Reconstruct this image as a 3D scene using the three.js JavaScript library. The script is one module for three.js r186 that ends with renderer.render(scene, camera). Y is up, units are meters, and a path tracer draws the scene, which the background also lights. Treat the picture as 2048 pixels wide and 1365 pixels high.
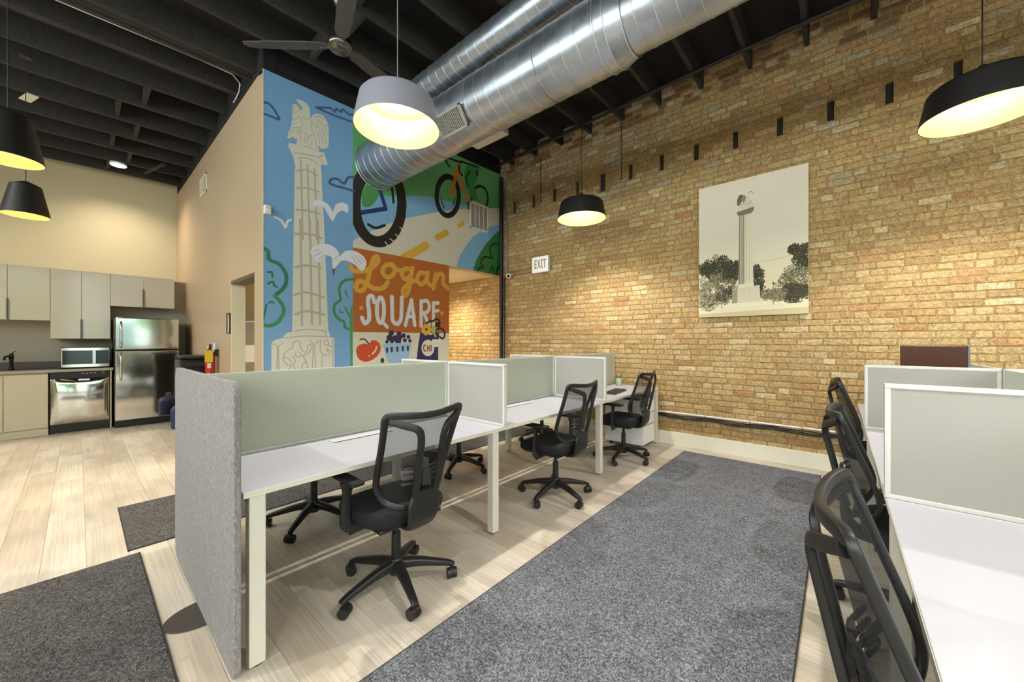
import * as THREE from 'three';
import { RoundedBoxGeometry } from 'three/addons/geometries/RoundedBoxGeometry.js';
import { mergeGeometries } from 'three/addons/utils/BufferGeometryUtils.js';
import { RectAreaLightUniformsLib } from 'three/addons/lights/RectAreaLightUniformsLib.js';

// ---------------------------------------------------------------- camera, sky, light, exposure
const scene = new THREE.Scene();
const camera = new THREE.PerspectiveCamera(84.34, 2048 / 1365, 0.05, 200);
camera.position.set(0, 1.36, 0);
camera.rotation.y = 0.7149;                       // looks along the diagonal of the room, level
scene.background = new THREE.Color().setRGB(1.0, 0.985, 0.985);   // overcast daylight outside the shop front
scene.backgroundIntensity = 11;
const renderer = new THREE.WebGLRenderer({ antialias: true });
renderer.toneMapping = THREE.LinearToneMapping;
renderer.toneMappingExposure = 1.28;
renderer.shadowMap.enabled = true;
RectAreaLightUniformsLib.init();
const PENDANT_POWER = 10.8, PENDANT_COLOR = [1.0, 0.965, 0.92], WARM = [1.0, 0.88, 0.70];

// ---------------------------------------------------------------- helpers
let seed = 7;
const rnd = () => { seed = (seed + 0x6d2b79f5) | 0; let t = Math.imul(seed ^ (seed >>> 15), 1 | seed); t = (t + Math.imul(t ^ (t >>> 7), 61 | t)) ^ t; return ((t ^ (t >>> 14)) >>> 0) / 4294967296; };
const rr = (a, b) => a + (b - a) * rnd();
const V = (x, y, z) => new THREE.Vector3(x, y, z);
const names = {};
function numbered(n) { const k = names[n] = (names[n] ?? -1) + 1; return k ? n + '_' + String(k).padStart(3, '0') : n; }
function part(name, geo, m, parent) { const o = new THREE.Mesh(geo, m); o.name = name; parent.add(o); return o; }
function thing(name, label, category, group, pos = [0, 0, 0], turn = 0) {
  const o = new THREE.Group(); o.name = numbered(name); scene.add(o);
  o.position.set(...pos); o.rotation.y = turn; o.userData = { label, category };
  if (group) o.userData.group = group;
  return o;
}
function solo(name, geo, m, label, category, group) { const o = part(numbered(name), geo, m, scene); o.userData = { label, category }; if (group) o.userData.group = group; return o; }
function struct(name, geo, m, label) { const o = part(name, geo, m, scene); o.userData = { kind: 'structure', label }; return o; }
function copy(src, pos, turn, label, group) { const c = src.clone(); c.name = numbered(src.name.replace(/_\d{3}$/, '')); scene.add(c); c.position.set(...pos); c.rotation.set(0, turn, 0); c.userData = { ...src.userData, label }; if (group) c.userData.group = group; return c; }
const box = (x0, x1, y0, y1, z0, z1) => { const g = new THREE.BoxGeometry(x1 - x0, y1 - y0, z1 - z0); g.translate((x0 + x1) / 2, (y0 + y1) / 2, (z0 + z1) / 2); return g; };
const rbox = (x0, x1, y0, y1, z0, z1, r = 0.004, s = 2) => { const g = new RoundedBoxGeometry(x1 - x0, y1 - y0, z1 - z0, s, Math.min(r, (x1 - x0) / 2.01, (y1 - y0) / 2.01, (z1 - z0) / 2.01)); g.translate((x0 + x1) / 2, (y0 + y1) / 2, (z0 + z1) / 2); return g; };
const cyl = (r0, r1, h, x, y, z, n = 20) => { const g = new THREE.CylinderGeometry(r1, r0, h, n); g.translate(x, y + h / 2, z); return g; };
const merge = (list) => mergeGeometries(list.map((g) => { const q = g.index ? g.toNonIndexed() : g.clone(); for (const k of Object.keys(q.attributes)) if (!['position', 'normal', 'uv'].includes(k)) q.deleteAttribute(k); return q; }));
const tube = (pts, r, n = 8, seg = 6) => new THREE.TubeGeometry(new THREE.CatmullRomCurve3(pts.map((p) => V(...p)), false, 'centripetal'), Math.max(2, (pts.length - 1) * seg), r, n);
const rod = (a, b, r, n = 8) => { const A = V(...a), B = V(...b), d = B.clone().sub(A), g = new THREE.CylinderGeometry(r, r, d.length(), n); g.translate(0, d.length() / 2, 0); g.applyQuaternion(new THREE.Quaternion().setFromUnitVectors(V(0, 1, 0), d.normalize())); g.translate(A.x, A.y, A.z); return g; };
function metric(g, sx = 1, sy = 1, ox = 0, oy = 0, swap = false) {   // uv in metres from the faces' own planes
  if (!g.attributes.normal) g.computeVertexNormals();
  const p = g.attributes.position, n = g.attributes.normal, uv = new Float32Array(p.count * 2);
  for (let i = 0; i < p.count; i++) {
    const ax = Math.abs(n.getX(i)), ay = Math.abs(n.getY(i)), az = Math.abs(n.getZ(i));
    let u, v;
    if (ay >= ax && ay >= az) { u = p.getX(i); v = p.getZ(i); } else if (ax >= az) { u = p.getZ(i); v = p.getY(i); } else { u = p.getX(i); v = p.getY(i); }
    if (swap) [u, v] = [v, u];
    uv[2 * i] = u * sx + ox; uv[2 * i + 1] = v * sy + oy;
  }
  g.setAttribute('uv', new THREE.BufferAttribute(uv, 2));
  return g;
}
// a bar of rounded-rectangle section swept along points [x, y, z, width, height]; side = direction of the width
function sweep(pts, { closed = false, up = [0, 1, 0], n = 10, seg = 5, power = 3.2 } = {}) {
  const curve = new THREE.CatmullRomCurve3(pts.map((p) => V(p[0], p[1], p[2])), closed, 'centripetal');
  const count = (closed ? pts.length : pts.length - 1) * seg, rings = [], U = V(...up), last = pts.length - (closed ? 0 : 1);
  for (let i = 0; i <= count; i++) {
    const t = i / count, c = curve.getPoint(t), T = curve.getTangent(t), S = new THREE.Vector3().crossVectors(U, T).normalize(), N = new THREE.Vector3().crossVectors(T, S).normalize();
    const f = t * last, k = Math.floor(f), a = pts[Math.min(k, closed ? k : pts.length - 1) % pts.length], b = pts[(closed ? k + 1 : Math.min(k + 1, pts.length - 1)) % pts.length], m = f - k;
    const w = (a[3] + (b[3] - a[3]) * m) / 2, h = (a[4] + (b[4] - a[4]) * m) / 2, ring = [];
    for (let j = 0; j < n; j++) {
      const th = (j / n) * Math.PI * 2 + Math.PI / n, cx = Math.cos(th), sy = Math.sin(th);
      ring.push(c.clone().addScaledVector(S, w * Math.sign(cx) * Math.abs(cx) ** (2 / power)).addScaledVector(N, h * Math.sign(sy) * Math.abs(sy) ** (2 / power)));
    }
    rings.push(ring);
  }
  return skin(rings, closed);
}
function skin(rings, closed = false, caps = true) {
  const n = rings[0].length, pos = [], idx = [];
  for (const r of rings) for (const p of r) pos.push(p.x, p.y, p.z);
  for (let i = 0; i < rings.length - 1; i++) for (let j = 0; j < n; j++) { const a = i * n + j, b = i * n + (j + 1) % n, c = a + n, d = b + n; idx.push(a, b, c, b, d, c); }
  if (!closed && caps) for (const [r, flip] of [[0, true], [rings.length - 1, false]]) {
    const c = rings[r].reduce((s, p) => s.add(p), V(0, 0, 0)).multiplyScalar(1 / n), base = pos.length / 3;
    pos.push(c.x, c.y, c.z); for (const p of rings[r]) pos.push(p.x, p.y, p.z);
    for (let j = 0; j < n; j++) { const a = base + 1 + j, b = base + 1 + (j + 1) % n; flip ? idx.push(base, b, a) : idx.push(base, a, b); }
  }
  const g = new THREE.BufferGeometry(); g.setAttribute('position', new THREE.Float32BufferAttribute(pos, 3)); g.setIndex(idx); g.computeVertexNormals();
  return metric(g);
}
const lathe = (pts, x = 0, y = 0, z = 0, n = 48) => { const g = new THREE.LatheGeometry(pts.map((p) => new THREE.Vector2(p[0], p[1])), n); g.translate(x, y, z); return g; };

// ---------------------------------------------------------------- textures
function field(w, h, cw, ch, s) {   // tiling value noise, 0..1
  const save = seed; seed = s; const grid = Array.from({ length: cw * ch }, rnd); seed = save;
  const out = new Float32Array(w * h), sm = (t) => t * t * (3 - 2 * t);
  for (let y = 0; y < h; y++) { const gy = y / h * ch, y0 = Math.floor(gy), fy = sm(gy - y0); for (let x = 0; x < w; x++) { const gx = x / w * cw, x0 = Math.floor(gx), fx = sm(gx - x0), X1 = (x0 + 1) % cw, Y1 = (y0 + 1) % ch; const a = grid[y0 * cw + x0], b = grid[y0 * cw + X1], c = grid[Y1 * cw + x0], d = grid[Y1 * cw + X1]; out[y * w + x] = a + (b - a) * fx + (c - a + (a - b - c + d) * fx) * fy; } }
  return out;
}
function dataTex(w, h, fn, srgb = true, mx = 1, my = 1) {   // fn(i, x, y) -> [r, g, b] 0..255; one tile covers mx by my metres
  const d = new Uint8Array(w * h * 4);
  for (let y = 0; y < h; y++) for (let x = 0; x < w; x++) { const i = y * w + x, c = fn(i, x, y); d[4 * i] = Math.max(0, Math.min(255, c[0])); d[4 * i + 1] = Math.max(0, Math.min(255, c[1])); d[4 * i + 2] = Math.max(0, Math.min(255, c[2])); d[4 * i + 3] = 255; }
  const t = new THREE.DataTexture(d, w, h); t.magFilter = THREE.LinearFilter; t.minFilter = THREE.LinearMipmapLinearFilter; t.generateMipmaps = true; t.wrapS = t.wrapT = THREE.RepeatWrapping; t.repeat.set(1 / mx, 1 / my); if (srgb) t.colorSpace = THREE.SRGBColorSpace; t.needsUpdate = true; return t;
}
const grey = (v) => [v, v, v];
const std = (color, roughness = 0.6, o = {}) => new THREE.MeshStandardMaterial({ color, roughness, ...o });
const phy = (color, roughness = 0.6, o = {}) => new THREE.MeshPhysicalMaterial({ color, roughness, ...o });

const fA = field(512, 512, 8, 8, 1), fB = field(512, 512, 32, 32, 2), fC = field(512, 512, 128, 128, 3), fD = field(512, 512, 512, 512, 4), fE = field(512, 512, 256, 40, 5), fF = field(512, 512, 40, 256, 6);
// woven loop carpet: short flecks in rows
const fleckA = field(512, 512, 90, 256, 21), fleckB = field(512, 512, 256, 90, 22);
const weave = (i, x, y) => { const block = ((x >> 5) + (y >> 5)) & 1; return block ? fleckA[i] : fleckB[i]; };
const carpetMap = dataTex(512, 512, (i, x, y) => { const v = 100 + (weave(i, x, y) - 0.5) * 100 + (fD[i] - 0.5) * 56 + (fA[i] - 0.5) * 12; return [v * 0.97, v * 0.985, v * 1.03]; }, true, 0.75, 0.75);
const carpetBump = dataTex(512, 512, (i, x, y) => grey(120 + (weave(i, x, y) - 0.5) * 150 + (fD[i] - 0.5) * 50), false, 0.75, 0.75);
const carpetDimmedMap = dataTex(512, 512, (i, x, y) => { const v = 70 + (weave(i, x, y) - 0.5) * 84 + (fD[i] - 0.5) * 40 + (fA[i] - 0.5) * 10; return [v * 1.03, v * 0.985, v * 0.95]; }, true, 0.75, 0.75);  // browner carpet copy, with the dimmer light over these mats put into its colour
const feltMap = dataTex(512, 512, (i) => { const v = 130 + (fE[i] - 0.5) * 42 + (fC[i] - 0.5) * 26 + (fD[i] - 0.5) * 22; return [v * 1.01, v * 0.965, v * 0.955]; }, true, 0.5, 0.5);
const feltBump = dataTex(512, 512, (i) => grey(128 + (fE[i] - 0.5) * 120 + (fD[i] - 0.5) * 60), false, 0.5, 0.5);
const grainLong = field(1024, 512, 6, 120, 31), grainFine = field(1024, 512, 20, 420, 32), grainCloud = field(1024, 512, 10, 8, 33), grainSpot = field(1024, 512, 40, 40, 34);
const plankMap = dataTex(1024, 512, (i) => { const v = 222 + (grainLong[i] - 0.5) * 26 + (grainFine[i] - 0.5) * 18 + (grainCloud[i] - 0.5) * 30 + (grainSpot[i] > 0.9 ? -16 * (grainSpot[i] - 0.9) * 10 : 0); return [v, v * 0.985, v * 0.965]; }, true, 2.4, 0.9);
const plankBump = dataTex(1024, 512, (i) => grey(128 + (grainLong[i] - 0.5) * 60 + (grainFine[i] - 0.5) * 70), false, 2.4, 0.9);
const brickMap = dataTex(512, 512, (i) => { const v = 216 + (fB[i] - 0.5) * 44 + (fC[i] - 0.5) * 46 + (fD[i] - 0.5) * 34 - (fC[i] < 0.14 ? 60 : 0); return [v, v * 0.99, v * 0.97]; }, true, 0.6, 0.6);
const brickBump = dataTex(512, 512, (i) => grey(128 + (fB[i] - 0.5) * 90 + (fC[i] - 0.5) * 120 + (fD[i] - 0.5) * 30 - (fC[i] < 0.14 ? 70 : 0)), false, 0.6, 0.6);
const zincMap = dataTex(512, 512, (i) => { const v = 226 + (fA[i] - 0.5) * 16 + (fB[i] - 0.5) * 12; return [v * 0.98, v * 0.99, v]; }, true, 0.6, 0.6);
const zincRough = dataTex(512, 512, (i) => { const v = 92 + (fA[i] - 0.5) * 26 + (fB[i] - 0.5) * 14; return [v, v, v]; }, false, 0.6, 0.6);
const brushRough = dataTex(512, 512, (i) => grey(74 + (fE[i] - 0.5) * 46), false, 0.4, 0.4);
const wallBump = dataTex(512, 512, (i) => grey(128 + (fC[i] - 0.5) * 60 + (fD[i] - 0.5) * 40), false, 0.5, 0.5);
const woodDark = dataTex(512, 512, (i) => { const v = 205 + (fF[i] - 0.5) * 60 + (fB[i] - 0.5) * 40; return grey(v); }, true, 0.8, 0.8);

const M = {
  black: std('#1b1a1a', 0.45), blackMatte: std('#161515', 0.8), blackPlastic: std('#1d1c1c', 0.42), plasticGrey: std('#2b2a2a', 0.5),
  cushion: std('#131314', 0.9), mesh: std('#1a1a1c', 0.75, { transparent: true, opacity: 0.6, side: THREE.DoubleSide }),
  white: std('#e6e4df', 0.45), whiteTop: std('#bdbdc5', 0.32), legPaint: std('#cfcabb', 0.45), edgeBand: std('#d3ccba', 0.5),
  alu: std('#c9cbc9', 0.35, { metalness: 0.6 }), divFrame: std('#cfcdc6', 0.4), divPanel: std('#a39e97', 0.85, { bumpMap: feltBump, bumpScale: 0.0006 }),
  frosted: phy('#dfe2d6', 0.93, { transmission: 0.72, thickness: 0, ior: 1.45, side: THREE.DoubleSide }), glassEdge: std('#a9c4b4', 0.2),
  felt: std('#ffffff', 0.95, { map: feltMap, bumpMap: feltBump, bumpScale: 0.0015 }),
  carpet: std('#ffffff', 0.97, { map: carpetMap, bumpMap: carpetBump, bumpScale: 0.004 }), carpetDimmed: std('#ffffff', 0.97, { map: carpetDimmedMap, bumpMap: carpetBump, bumpScale: 0.004 }), carpetEdge: std('#2c2a2a', 0.9), footBrown: std('#3f3833', 0.55),
  beige: std('#bca384', 0.42, { bumpMap: wallBump, bumpScale: 0.0006 }), kitchenWall: std('#c3b898', 0.6, { bumpMap: wallBump, bumpScale: 0.0006 }), cream: std('#e0d6ba', 0.6), taupe: std('#a89e8d', 0.6),
  joist: std('#3b3836', 0.75, { map: woodDark }), deck: std('#221f1e', 0.85, { map: woodDark }),
  trim: std('#e2dcc8', 0.45), cabinet: phy('#cfc1ac', 0.16, { clearcoat: 0.6, clearcoatRoughness: 0.08 }), cabinetBase: std('#cfc1a6', 0.35), cabinetSide: std('#cfc1ac', 0.45),
  counter: std('#5c524a', 0.4), counterEdge: std('#a89d8e', 0.5), steel: std('#c6c2ba', 0.3, { metalness: 1, roughnessMap: brushRough }), chrome: std('#cfcfd0', 0.15, { metalness: 1 }), darkSteel: std('#6d6a66', 0.4, { metalness: 0.9 }),
  zinc: std('#d2d6de', 1, { metalness: 0.93, map: zincMap, roughnessMap: zincRough }), seam: std('#d5d8dc', 0.35, { metalness: 0.9 }),
  blackGlass: std('#101216', 0.08), bronze: std('#2c2520', 0.35, { metalness: 0.6 }), red: std('#b3271c', 0.35), yellow: std('#dcb930', 0.6), paper: std('#e2ddd0', 0.7),
  shadeBlack: std('#1f1c1b', 0.5), shadeGrey: std('#9b99a4', 0.45), linerGold: std('#d3ba72', 0.5, { side: THREE.DoubleSide }), bulb: std('#ffffff', 0.5, { emissive: new THREE.Color(1, 0.9, 0.72), emissiveIntensity: 14 }),
  copper: std('#c7bda9', 0.4), conduit: std('#8f8a80', 0.4, { metalness: 0.5 }), conduitBlack: std('#1d1b1a', 0.6), water: phy('#4b5f94', 0.15, { transmission: 0.6, thickness: 0 }), jugDark: std('#2c3763', 0.3),
};
const MURAL = [
['P','#63aa69',0,[100.5,479.5,383.7,491.3,383.7,249.8,100.5,240.8]],
['F','#7fb0d6',0,[86.7,314.6,112.8,324.6,138.2,333.7,183.0,347.7,206.0,354.4,235.5,358.9,273.0,361.0,314.3,363.3,314.3,347.4,206.0,308.8,122.0,266.6,86.7,259.7]],
['P','#d8d1bf',0,[93.4,259.3,103.8,268.2,122.0,280.7,141.2,293.5,180.8,314.5,230.4,335.3,273.0,351.3,314.3,364.4,346.4,373.7,384.7,382.4,384.7,242.2,93.4,225.7]],
['P','#7fb0d6',0,[273.5,256.5,281.1,275.5,295.2,296.0,312.6,315.7,334.0,331.3,356.4,343.2,386.9,353.0,386.9,253.2]],
['P','#2f7a3a',0,[311.4,257.8,321.6,280.1,340.2,305.7,363.0,328.5,386.9,346.7,386.9,253.2]],
['S','#26211e',3.4,[322.3,258.2,326.8,263.3,336.1,266.4,330.7,271.7,333.0,279.8,342.5,285.3,359.5,286.5,353.7,294.6,352.9,303.6,358.7,310.4,368.7,314.7,378.9,313.8]],
['S','#26211e',3.2,[352.1,256.8,355.4,266.3,359.5,271.5,362.0,265.0,361.7,258.0]],
['S','#26211e',4.7,[369.5,256.8,371.2,266.3,380.6,275.9]],
['L','#dcae3e',12.4,[176.4,255.9,214.0,280.5]],
['L','#dcae3e',10.0,[236.3,297.7,253.9,309.0]],
['L','#dcae3e',7.2,[279.8,326.6,289.5,333.1]],
['F','#4b9152',0,[112.8,323.7,116.4,337.9,127.6,346.6,136.3,341.2,133.4,327.8,122.9,315.2,114.2,313.4]],
['L','#24376f',5.7,[110.6,304.1,147.1,319.3,139.2,340.3,133.4,352.9]],
['S','#26211e',3.7,[155.7,354.5,157.7,344.0,159.0,331.4]],
['S','#26211e',3.6,[121.4,291.4,131.4,289.0,145.5,295.8]],
['S','#26211e',15.0,[172.7,332.9,169.8,311.3,161.6,291.9,149.7,277.8,136.2,271.1,123.2,272.4,112.5,281.1,105.6,295.6,103.2,313.8,105.6,333.4,112.5,351.7,123.2,366.2,136.2,374.6,149.7,375.4,161.6,367.8,169.8,352.9,172.7,332.9]],
['L','#e8e4da',1.4,[146.0,273.3,150.7,268.4]],
['L','#e8e4da',1.4,[153.4,278.7,159.0,276.6]],
['L','#e8e4da',1.4,[162.4,287.2,167.5,283.4]],
['L','#e8e4da',1.5,[169.6,298.3,174.5,294.9]],
['S','#26211e',4.4,[347.7,391.0,346.2,382.3,341.7,374.1,335.1,367.7,327.5,364.0,320.0,363.7,313.7,366.5,309.5,372.1,308.1,379.7,309.5,388.0,313.7,396.0,320.0,402.4,327.5,406.4,335.1,407.1,341.7,404.5,346.2,398.8,347.7,391.0]],
['S','#26211e',8.5,[279.8,375.2,277.9,362.4,272.8,350.6,265.2,341.8,256.5,337.2,247.9,337.4,240.8,342.2,236.1,350.9,234.5,362.1,236.1,374.2,240.8,385.6,247.9,394.6,256.5,399.7,265.2,400.2,272.8,395.8,277.9,387.0,279.8,375.2]],
['S','#26211e',2.1,[243.2,362.1,245.3,353.3,249.0,348.1]],
['S','#26211e',2.1,[270.7,370.0,270.2,363.4,267.4,357.3]],
['P','#3d8a4c',0,[296.1,432.8,326.8,439.7,325.2,428.2,314.3,401.8,325.2,378.8,311.2,378.3,296.1,396.2,290.7,407.7]],
['L','#dd6a2c',6.0,[278.1,425.3,273.0,406.3,264.1,373.5]],
['L','#dd6a2c',5.3,[278.1,414.5,287.2,395.6,300.5,370.4]],
['S','#26211e',2.7,[304.5,424.5,296.1,410.6,300.5,398.7]],
['L','#26211e',3.1,[284.4,434.1,323.6,438.6]],
['S','#26211e',3.8,[254.3,429.2,253.8,422.0,259.7,417.2]],
['L','#26211e',3.4,[256.5,430.0,273.0,431.1,284.4,431.9]],
['S','#26211e',3.5,[280.0,426.0,281.5,415.6,287.2,412.1]],
['L','#26211e',5.0,[321.1,429.1,321.1,424.0]],
['L','#26211e',3.1,[300.5,370.8,300.5,359.6]],
['P','#b8662e',0,[100.0,256.8,259.1,257.5,260.2,148.7,100.0,147.5]],
['P','#ded7c0',0,[100.0,147.5,260.2,148.7,260.2,-16.3,100.0,14.1]],
['P','#7aa7d0',0,[-12.0,467.3,100.5,453.7,100.5,-326.8,-12.0,-245.9]],
['S','#44587f',2.4,[-1.0,395.6,4.2,397.4,8.9,395.0,13.1,389.8,15.7,384.6,8.3,384.2,-1.0,384.0]],
['L','#44587f',2.3,[103.1,429.2,96.6,425.9,87.2,429.0,84.8,424.4,79.5,426.2,77.2,421.3,72.0,423.8,55.4,416.4,67.6,416.1,82.5,416.8,103.9,418.9]],
['S','#44587f',3.0,[102.1,348.3,94.3,344.9,88.7,335.7,80.9,338.5,73.9,336.3,70.9,330.9,76.8,329.5,86.7,329.9,102.1,329.7]],
['S','#2c7a5c',4.0,[-2.7,238.5,4.5,234.9,6.0,225.8,15.7,222.0,22.5,211.6,21.5,198.5,11.3,186.1]],
['S','#3f8a55',4.0,[11.3,186.1,18.2,178.1,20.3,169.7,13.8,156.5,5.7,152.8,-0.9,153.9]],
['S','#2c7a5c',2.2,[4.8,211.7,8.2,212.2,9.1,207.0]],
['S','#2c7a5c',2.3,[4.8,199.2,9.4,201.7,10.9,197.3,13.4,196.5]],
['S','#2c7a5c',1.7,[6.0,177.9,8.2,179.5,10.4,178.3]],
['L','#2c7a5c',1.9,[-0.7,153.9,3.3,175.6]],
['S','#3f8a55',3.2,[101.2,216.3,88.8,212.1,82.7,202.1,84.3,187.9,77.2,181.0,77.2,169.9,84.0,162.3,88.5,160.9,90.7,152.9,98.7,150.7]],
['L','#3f8a55',1.9,[90.4,199.7,93.4,192.7]],
['L','#3f8a55',1.9,[90.1,178.7,98.7,161.3]],
['S','#3f8a55',1.6,[83.3,174.7,84.3,172.2,88.0,172.1]],
['P','#4f9a5c',0,[95.7,170.1,100.0,185.9,100.0,63.2,98.3,63.4]],
['P','#dcd6c6',0,[32.1,339.2,29.8,348.8,24.8,357.6,25.8,362.0,30.9,362.8,39.2,363.8,55.1,364.1,57.6,364.1,64.3,365.6,68.9,352.2]],
['P','#dcd6c6',0,[31.6,334.2,61.2,336.7,64.2,283.6,69.5,146.9,28.9,146.2]],
['P','#dcd6c6',0,[32.2,350.8,60.2,354.9,61.8,333.1,32.2,323.5]],
['F','#dcd6c6',0,[33.6,415.0,38.0,416.8,43.4,416.5,47.0,413.0,48.3,407.8,48.5,400.1,51.3,405.2,56.3,409.4,62.1,410.4,66.6,406.8,69.2,401.2,69.9,390.7,69.2,374.9,65.3,370.7,60.1,369.4,57.0,372.1,58.2,364.7,47.6,363.6,33.8,362.4,34.1,370.1,31.5,369.1,29.8,370.9,26.3,367.3,24.1,367.9,25.2,372.8,27.5,380.6,28.9,390.1,29.2,399.0,29.5,406.7,32.1,409.1,35.0,408.7,38.0,405.0,39.8,409.0,36.8,411.1]],
['S','#a09077',0.4,[30.4,397.6,31.2,404.4,32.7,406.9,35.0,406.1,36.8,403.1]],
['S','#a09077',0.4,[29.2,391.8,32.7,393.0,37.4,398.6]],
['S','#a09077',0.4,[32.7,398.1,33.3,400.9,35.6,402.3]],
['S','#a09077',0.4,[30.4,391.3,31.5,387.4,30.1,384.3]],
['S','#a09077',0.4,[28.1,381.2,33.3,382.5,39.2,386.3,40.6,388.8,38.9,391.9,39.5,396.7,41.5,398.2,47.6,398.7]],
['S','#a09077',0.4,[29.8,380.3,27.5,373.7,25.8,369.9]],
['S','#a09077',0.4,[32.1,381.3,30.1,374.2]],
['S','#a09077',0.4,[34.4,382.3,34.1,375.8]],
['S','#a09077',0.4,[36.8,383.3,36.2,376.7]],
['S','#a09077',0.4,[38.6,384.7,38.0,374.2,37.4,367.0]],
['S','#a09077',0.5,[48.8,398.9,50.7,395.2,49.5,388.7,52.6,384.2,54.4,377.7,55.1,367.4]],
['S','#a09077',0.5,[53.2,402.8,57.0,406.8,62.1,407.4,66.6,405.4]],
['S','#a09077',0.5,[57.0,403.8,59.5,399.7,63.3,398.7,69.2,400.5]],
['S','#a09077',0.5,[55.7,387.4,58.9,379.5,59.5,375.1]],
['S','#a09077',0.5,[58.9,388.8,62.1,382.1,62.7,375.7]],
['S','#a09077',0.5,[61.4,392.5,65.3,384.8,65.9,376.3]],
['S','#a09077',0.5,[64.6,396.6,67.9,389.9]],
['S','#a09077',0.5,[40.9,381.6,44.6,378.2,45.8,374.2,43.4,368.7]],
['S','#a09077',0.5,[46.4,374.4,48.8,380.0,52.6,382.8]],
['S','#a09077',0.5,[42.8,376.8,42.1,368.9]],
['S','#a09077',0.5,[50.7,375.5,49.5,367.9]],
['S','#a09077',0.5,[46.4,368.0,47.0,365.6]],
['S','#a09077',0.5,[36.8,363.9,47.6,364.9,57.0,364.8]],
['S','#a09077',0.5,[54.4,396.1,54.4,392.8]],
['S','#a09077',0.5,[57.0,397.2,57.3,392.7]],
['S','#b9b09e',1.2,[30.4,352.8,38.6,354.6,53.8,357.1,58.2,357.7,63.3,362.6]],
['S','#b9b09e',1.2,[35.0,347.6,41.5,350.9,50.7,351.3,58.2,348.4]],
['S','#b9b09e',1.2,[58.9,356.9,64.0,352.1]],
['S','#b9b09e',2.0,[38.1,345.4,39.1,310.3,40.2,254.4]],
['S','#b9b09e',2.0,[45.4,343.3,46.8,297.0,47.8,255.9]],
['S','#b9b09e',2.1,[53.4,341.4,54.9,299.3,56.1,257.6]],
['S','#b9b09e',2.0,[33.8,333.2,45.3,337.5,57.2,334.5]],
['S','#b9b09e',2.0,[33.8,312.6,44.6,316.3,58.0,316.0]],
['S','#b9b09e',2.0,[33.1,288.0,46.0,289.8,59.5,289.7]],
['S','#b9b09e',2.0,[32.4,259.7,46.0,262.3,58.7,262.9]],
['S','#b9b09e',2.5,[37.4,277.1,38.8,218.2,39.5,154.5]],
['S','#b9b09e',2.6,[47.9,279.6,49.3,219.7,50.3,156.1]],
['S','#b9b09e',2.6,[56.9,281.8,58.7,221.0,59.7,156.4]],
['S','#b9b09e',2.6,[32.0,259.7,49.3,262.6,60.9,260.5]],
['S','#b9b09e',2.5,[32.0,220.9,45.0,225.1,60.2,224.6]],
['S','#b9b09e',2.6,[31.3,189.4,43.6,193.2,64.6,189.0]],
['S','#b9b09e',2.6,[32.0,166.7,43.6,171.1,64.6,168.0]],
['F','#dad4c3',0,[20.9,139.4,21.5,143.6,24.2,145.5,29.2,146.5,69.6,147.3,71.2,144.3,70.5,140.3,41.3,139.2]],
['P','#dcd6c6',0,[7.6,40.9,8.1,134.0,12.3,137.5,20.9,139.7,74.1,140.4,76.7,139.4,78.0,28.7]],
['S','#b9b09e',1.3,[31.5,147.2,41.3,149.3,53.2,149.7,67.6,147.9]],
['S','#b9b09e',1.3,[22.6,139.7,35.5,141.3,47.2,142.1,68.3,141.0]],
['S','#b9b09e',1.3,[66.0,146.9,66.0,142.3]],
['S','#b9b09e',1.2,[9.4,132.5,12.8,131.5,13.4,102.8]],
['S','#b9b09e',1.2,[18.5,134.8,17.7,132.1,15.8,131.2,15.5,102.7]],
['S','#b9b09e',1.3,[49.0,136.7,51.1,132.5,51.1,103.4]],
['S','#b9b09e',1.3,[57.6,137.0,56.6,133.8,54.2,132.8,54.8,103.2]],
['S','#b9b09e',1.3,[29.2,129.0,30.3,133.9,34.3,136.0,37.8,133.9,37.8,128.8,40.4,124.4,43.0,122.5,45.4,125.6,46.3,131.3,48.4,132.2,49.6,129.3,47.8,123.0,44.2,119.9,40.1,119.1,36.6,122.6]],
['S','#b9b09e',1.2,[29.2,128.3,23.7,124.8,20.4,120.6,19.8,115.1,22.6,110.2,26.4,108.1,32.0,111.0,31.5,115.9,29.2,119.1]],
['S','#b9b09e',1.2,[20.9,118.1,25.3,115.5,29.2,110.5]],
['S','#b9b09e',1.3,[32.6,122.7,33.2,118.4,36.6,117.3,39.5,118.8,43.0,113.6,44.2,109.2]],
['S','#b9b09e',1.2,[25.9,103.9,27.5,108.1]],
['S','#b9b09e',1.2,[29.8,108.6,32.0,103.5]],
['S','#b9b09e',1.3,[39.2,103.8,40.7,110.0,44.2,110.4,45.4,103.4]],
['S','#b9b09e',1.3,[60.4,137.7,60.0,125.3,62.5,120.1,67.6,118.6]],
['S','#b9b09e',1.3,[64.4,133.1,65.7,136.4,68.3,136.7,69.6,132.4,67.0,130.5,64.8,132.4]],
['S','#b9b09e',1.3,[69.6,131.1,74.1,128.4]],
['S','#b9b09e',1.3,[62.5,118.1,61.6,103.2]],
['S','#b9b09e',1.3,[67.6,125.2,70.8,118.5]],
['S','#b9b09e',1.3,[68.3,126.2,73.8,121.8]],
['S','#b9b09e',1.3,[75.1,138.4,75.1,102.4]],
['F','#e3e3ea',0,[51.6,300.7,54.9,305.3,64.1,305.8,71.2,302.1,74.9,296.6,78.4,305.7,85.8,310.7,93.1,310.0,94.6,305.1,93.1,299.6,86.7,300.8,80.1,295.4,74.7,284.8,69.6,290.3,64.1,298.6,58.0,299.3,53.4,296.5]],
['S','#e3e3ea',2.5,[10.9,274.1,18.1,271.4,21.8,264.8,24.2,272.1,27.3,274.7]],
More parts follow.
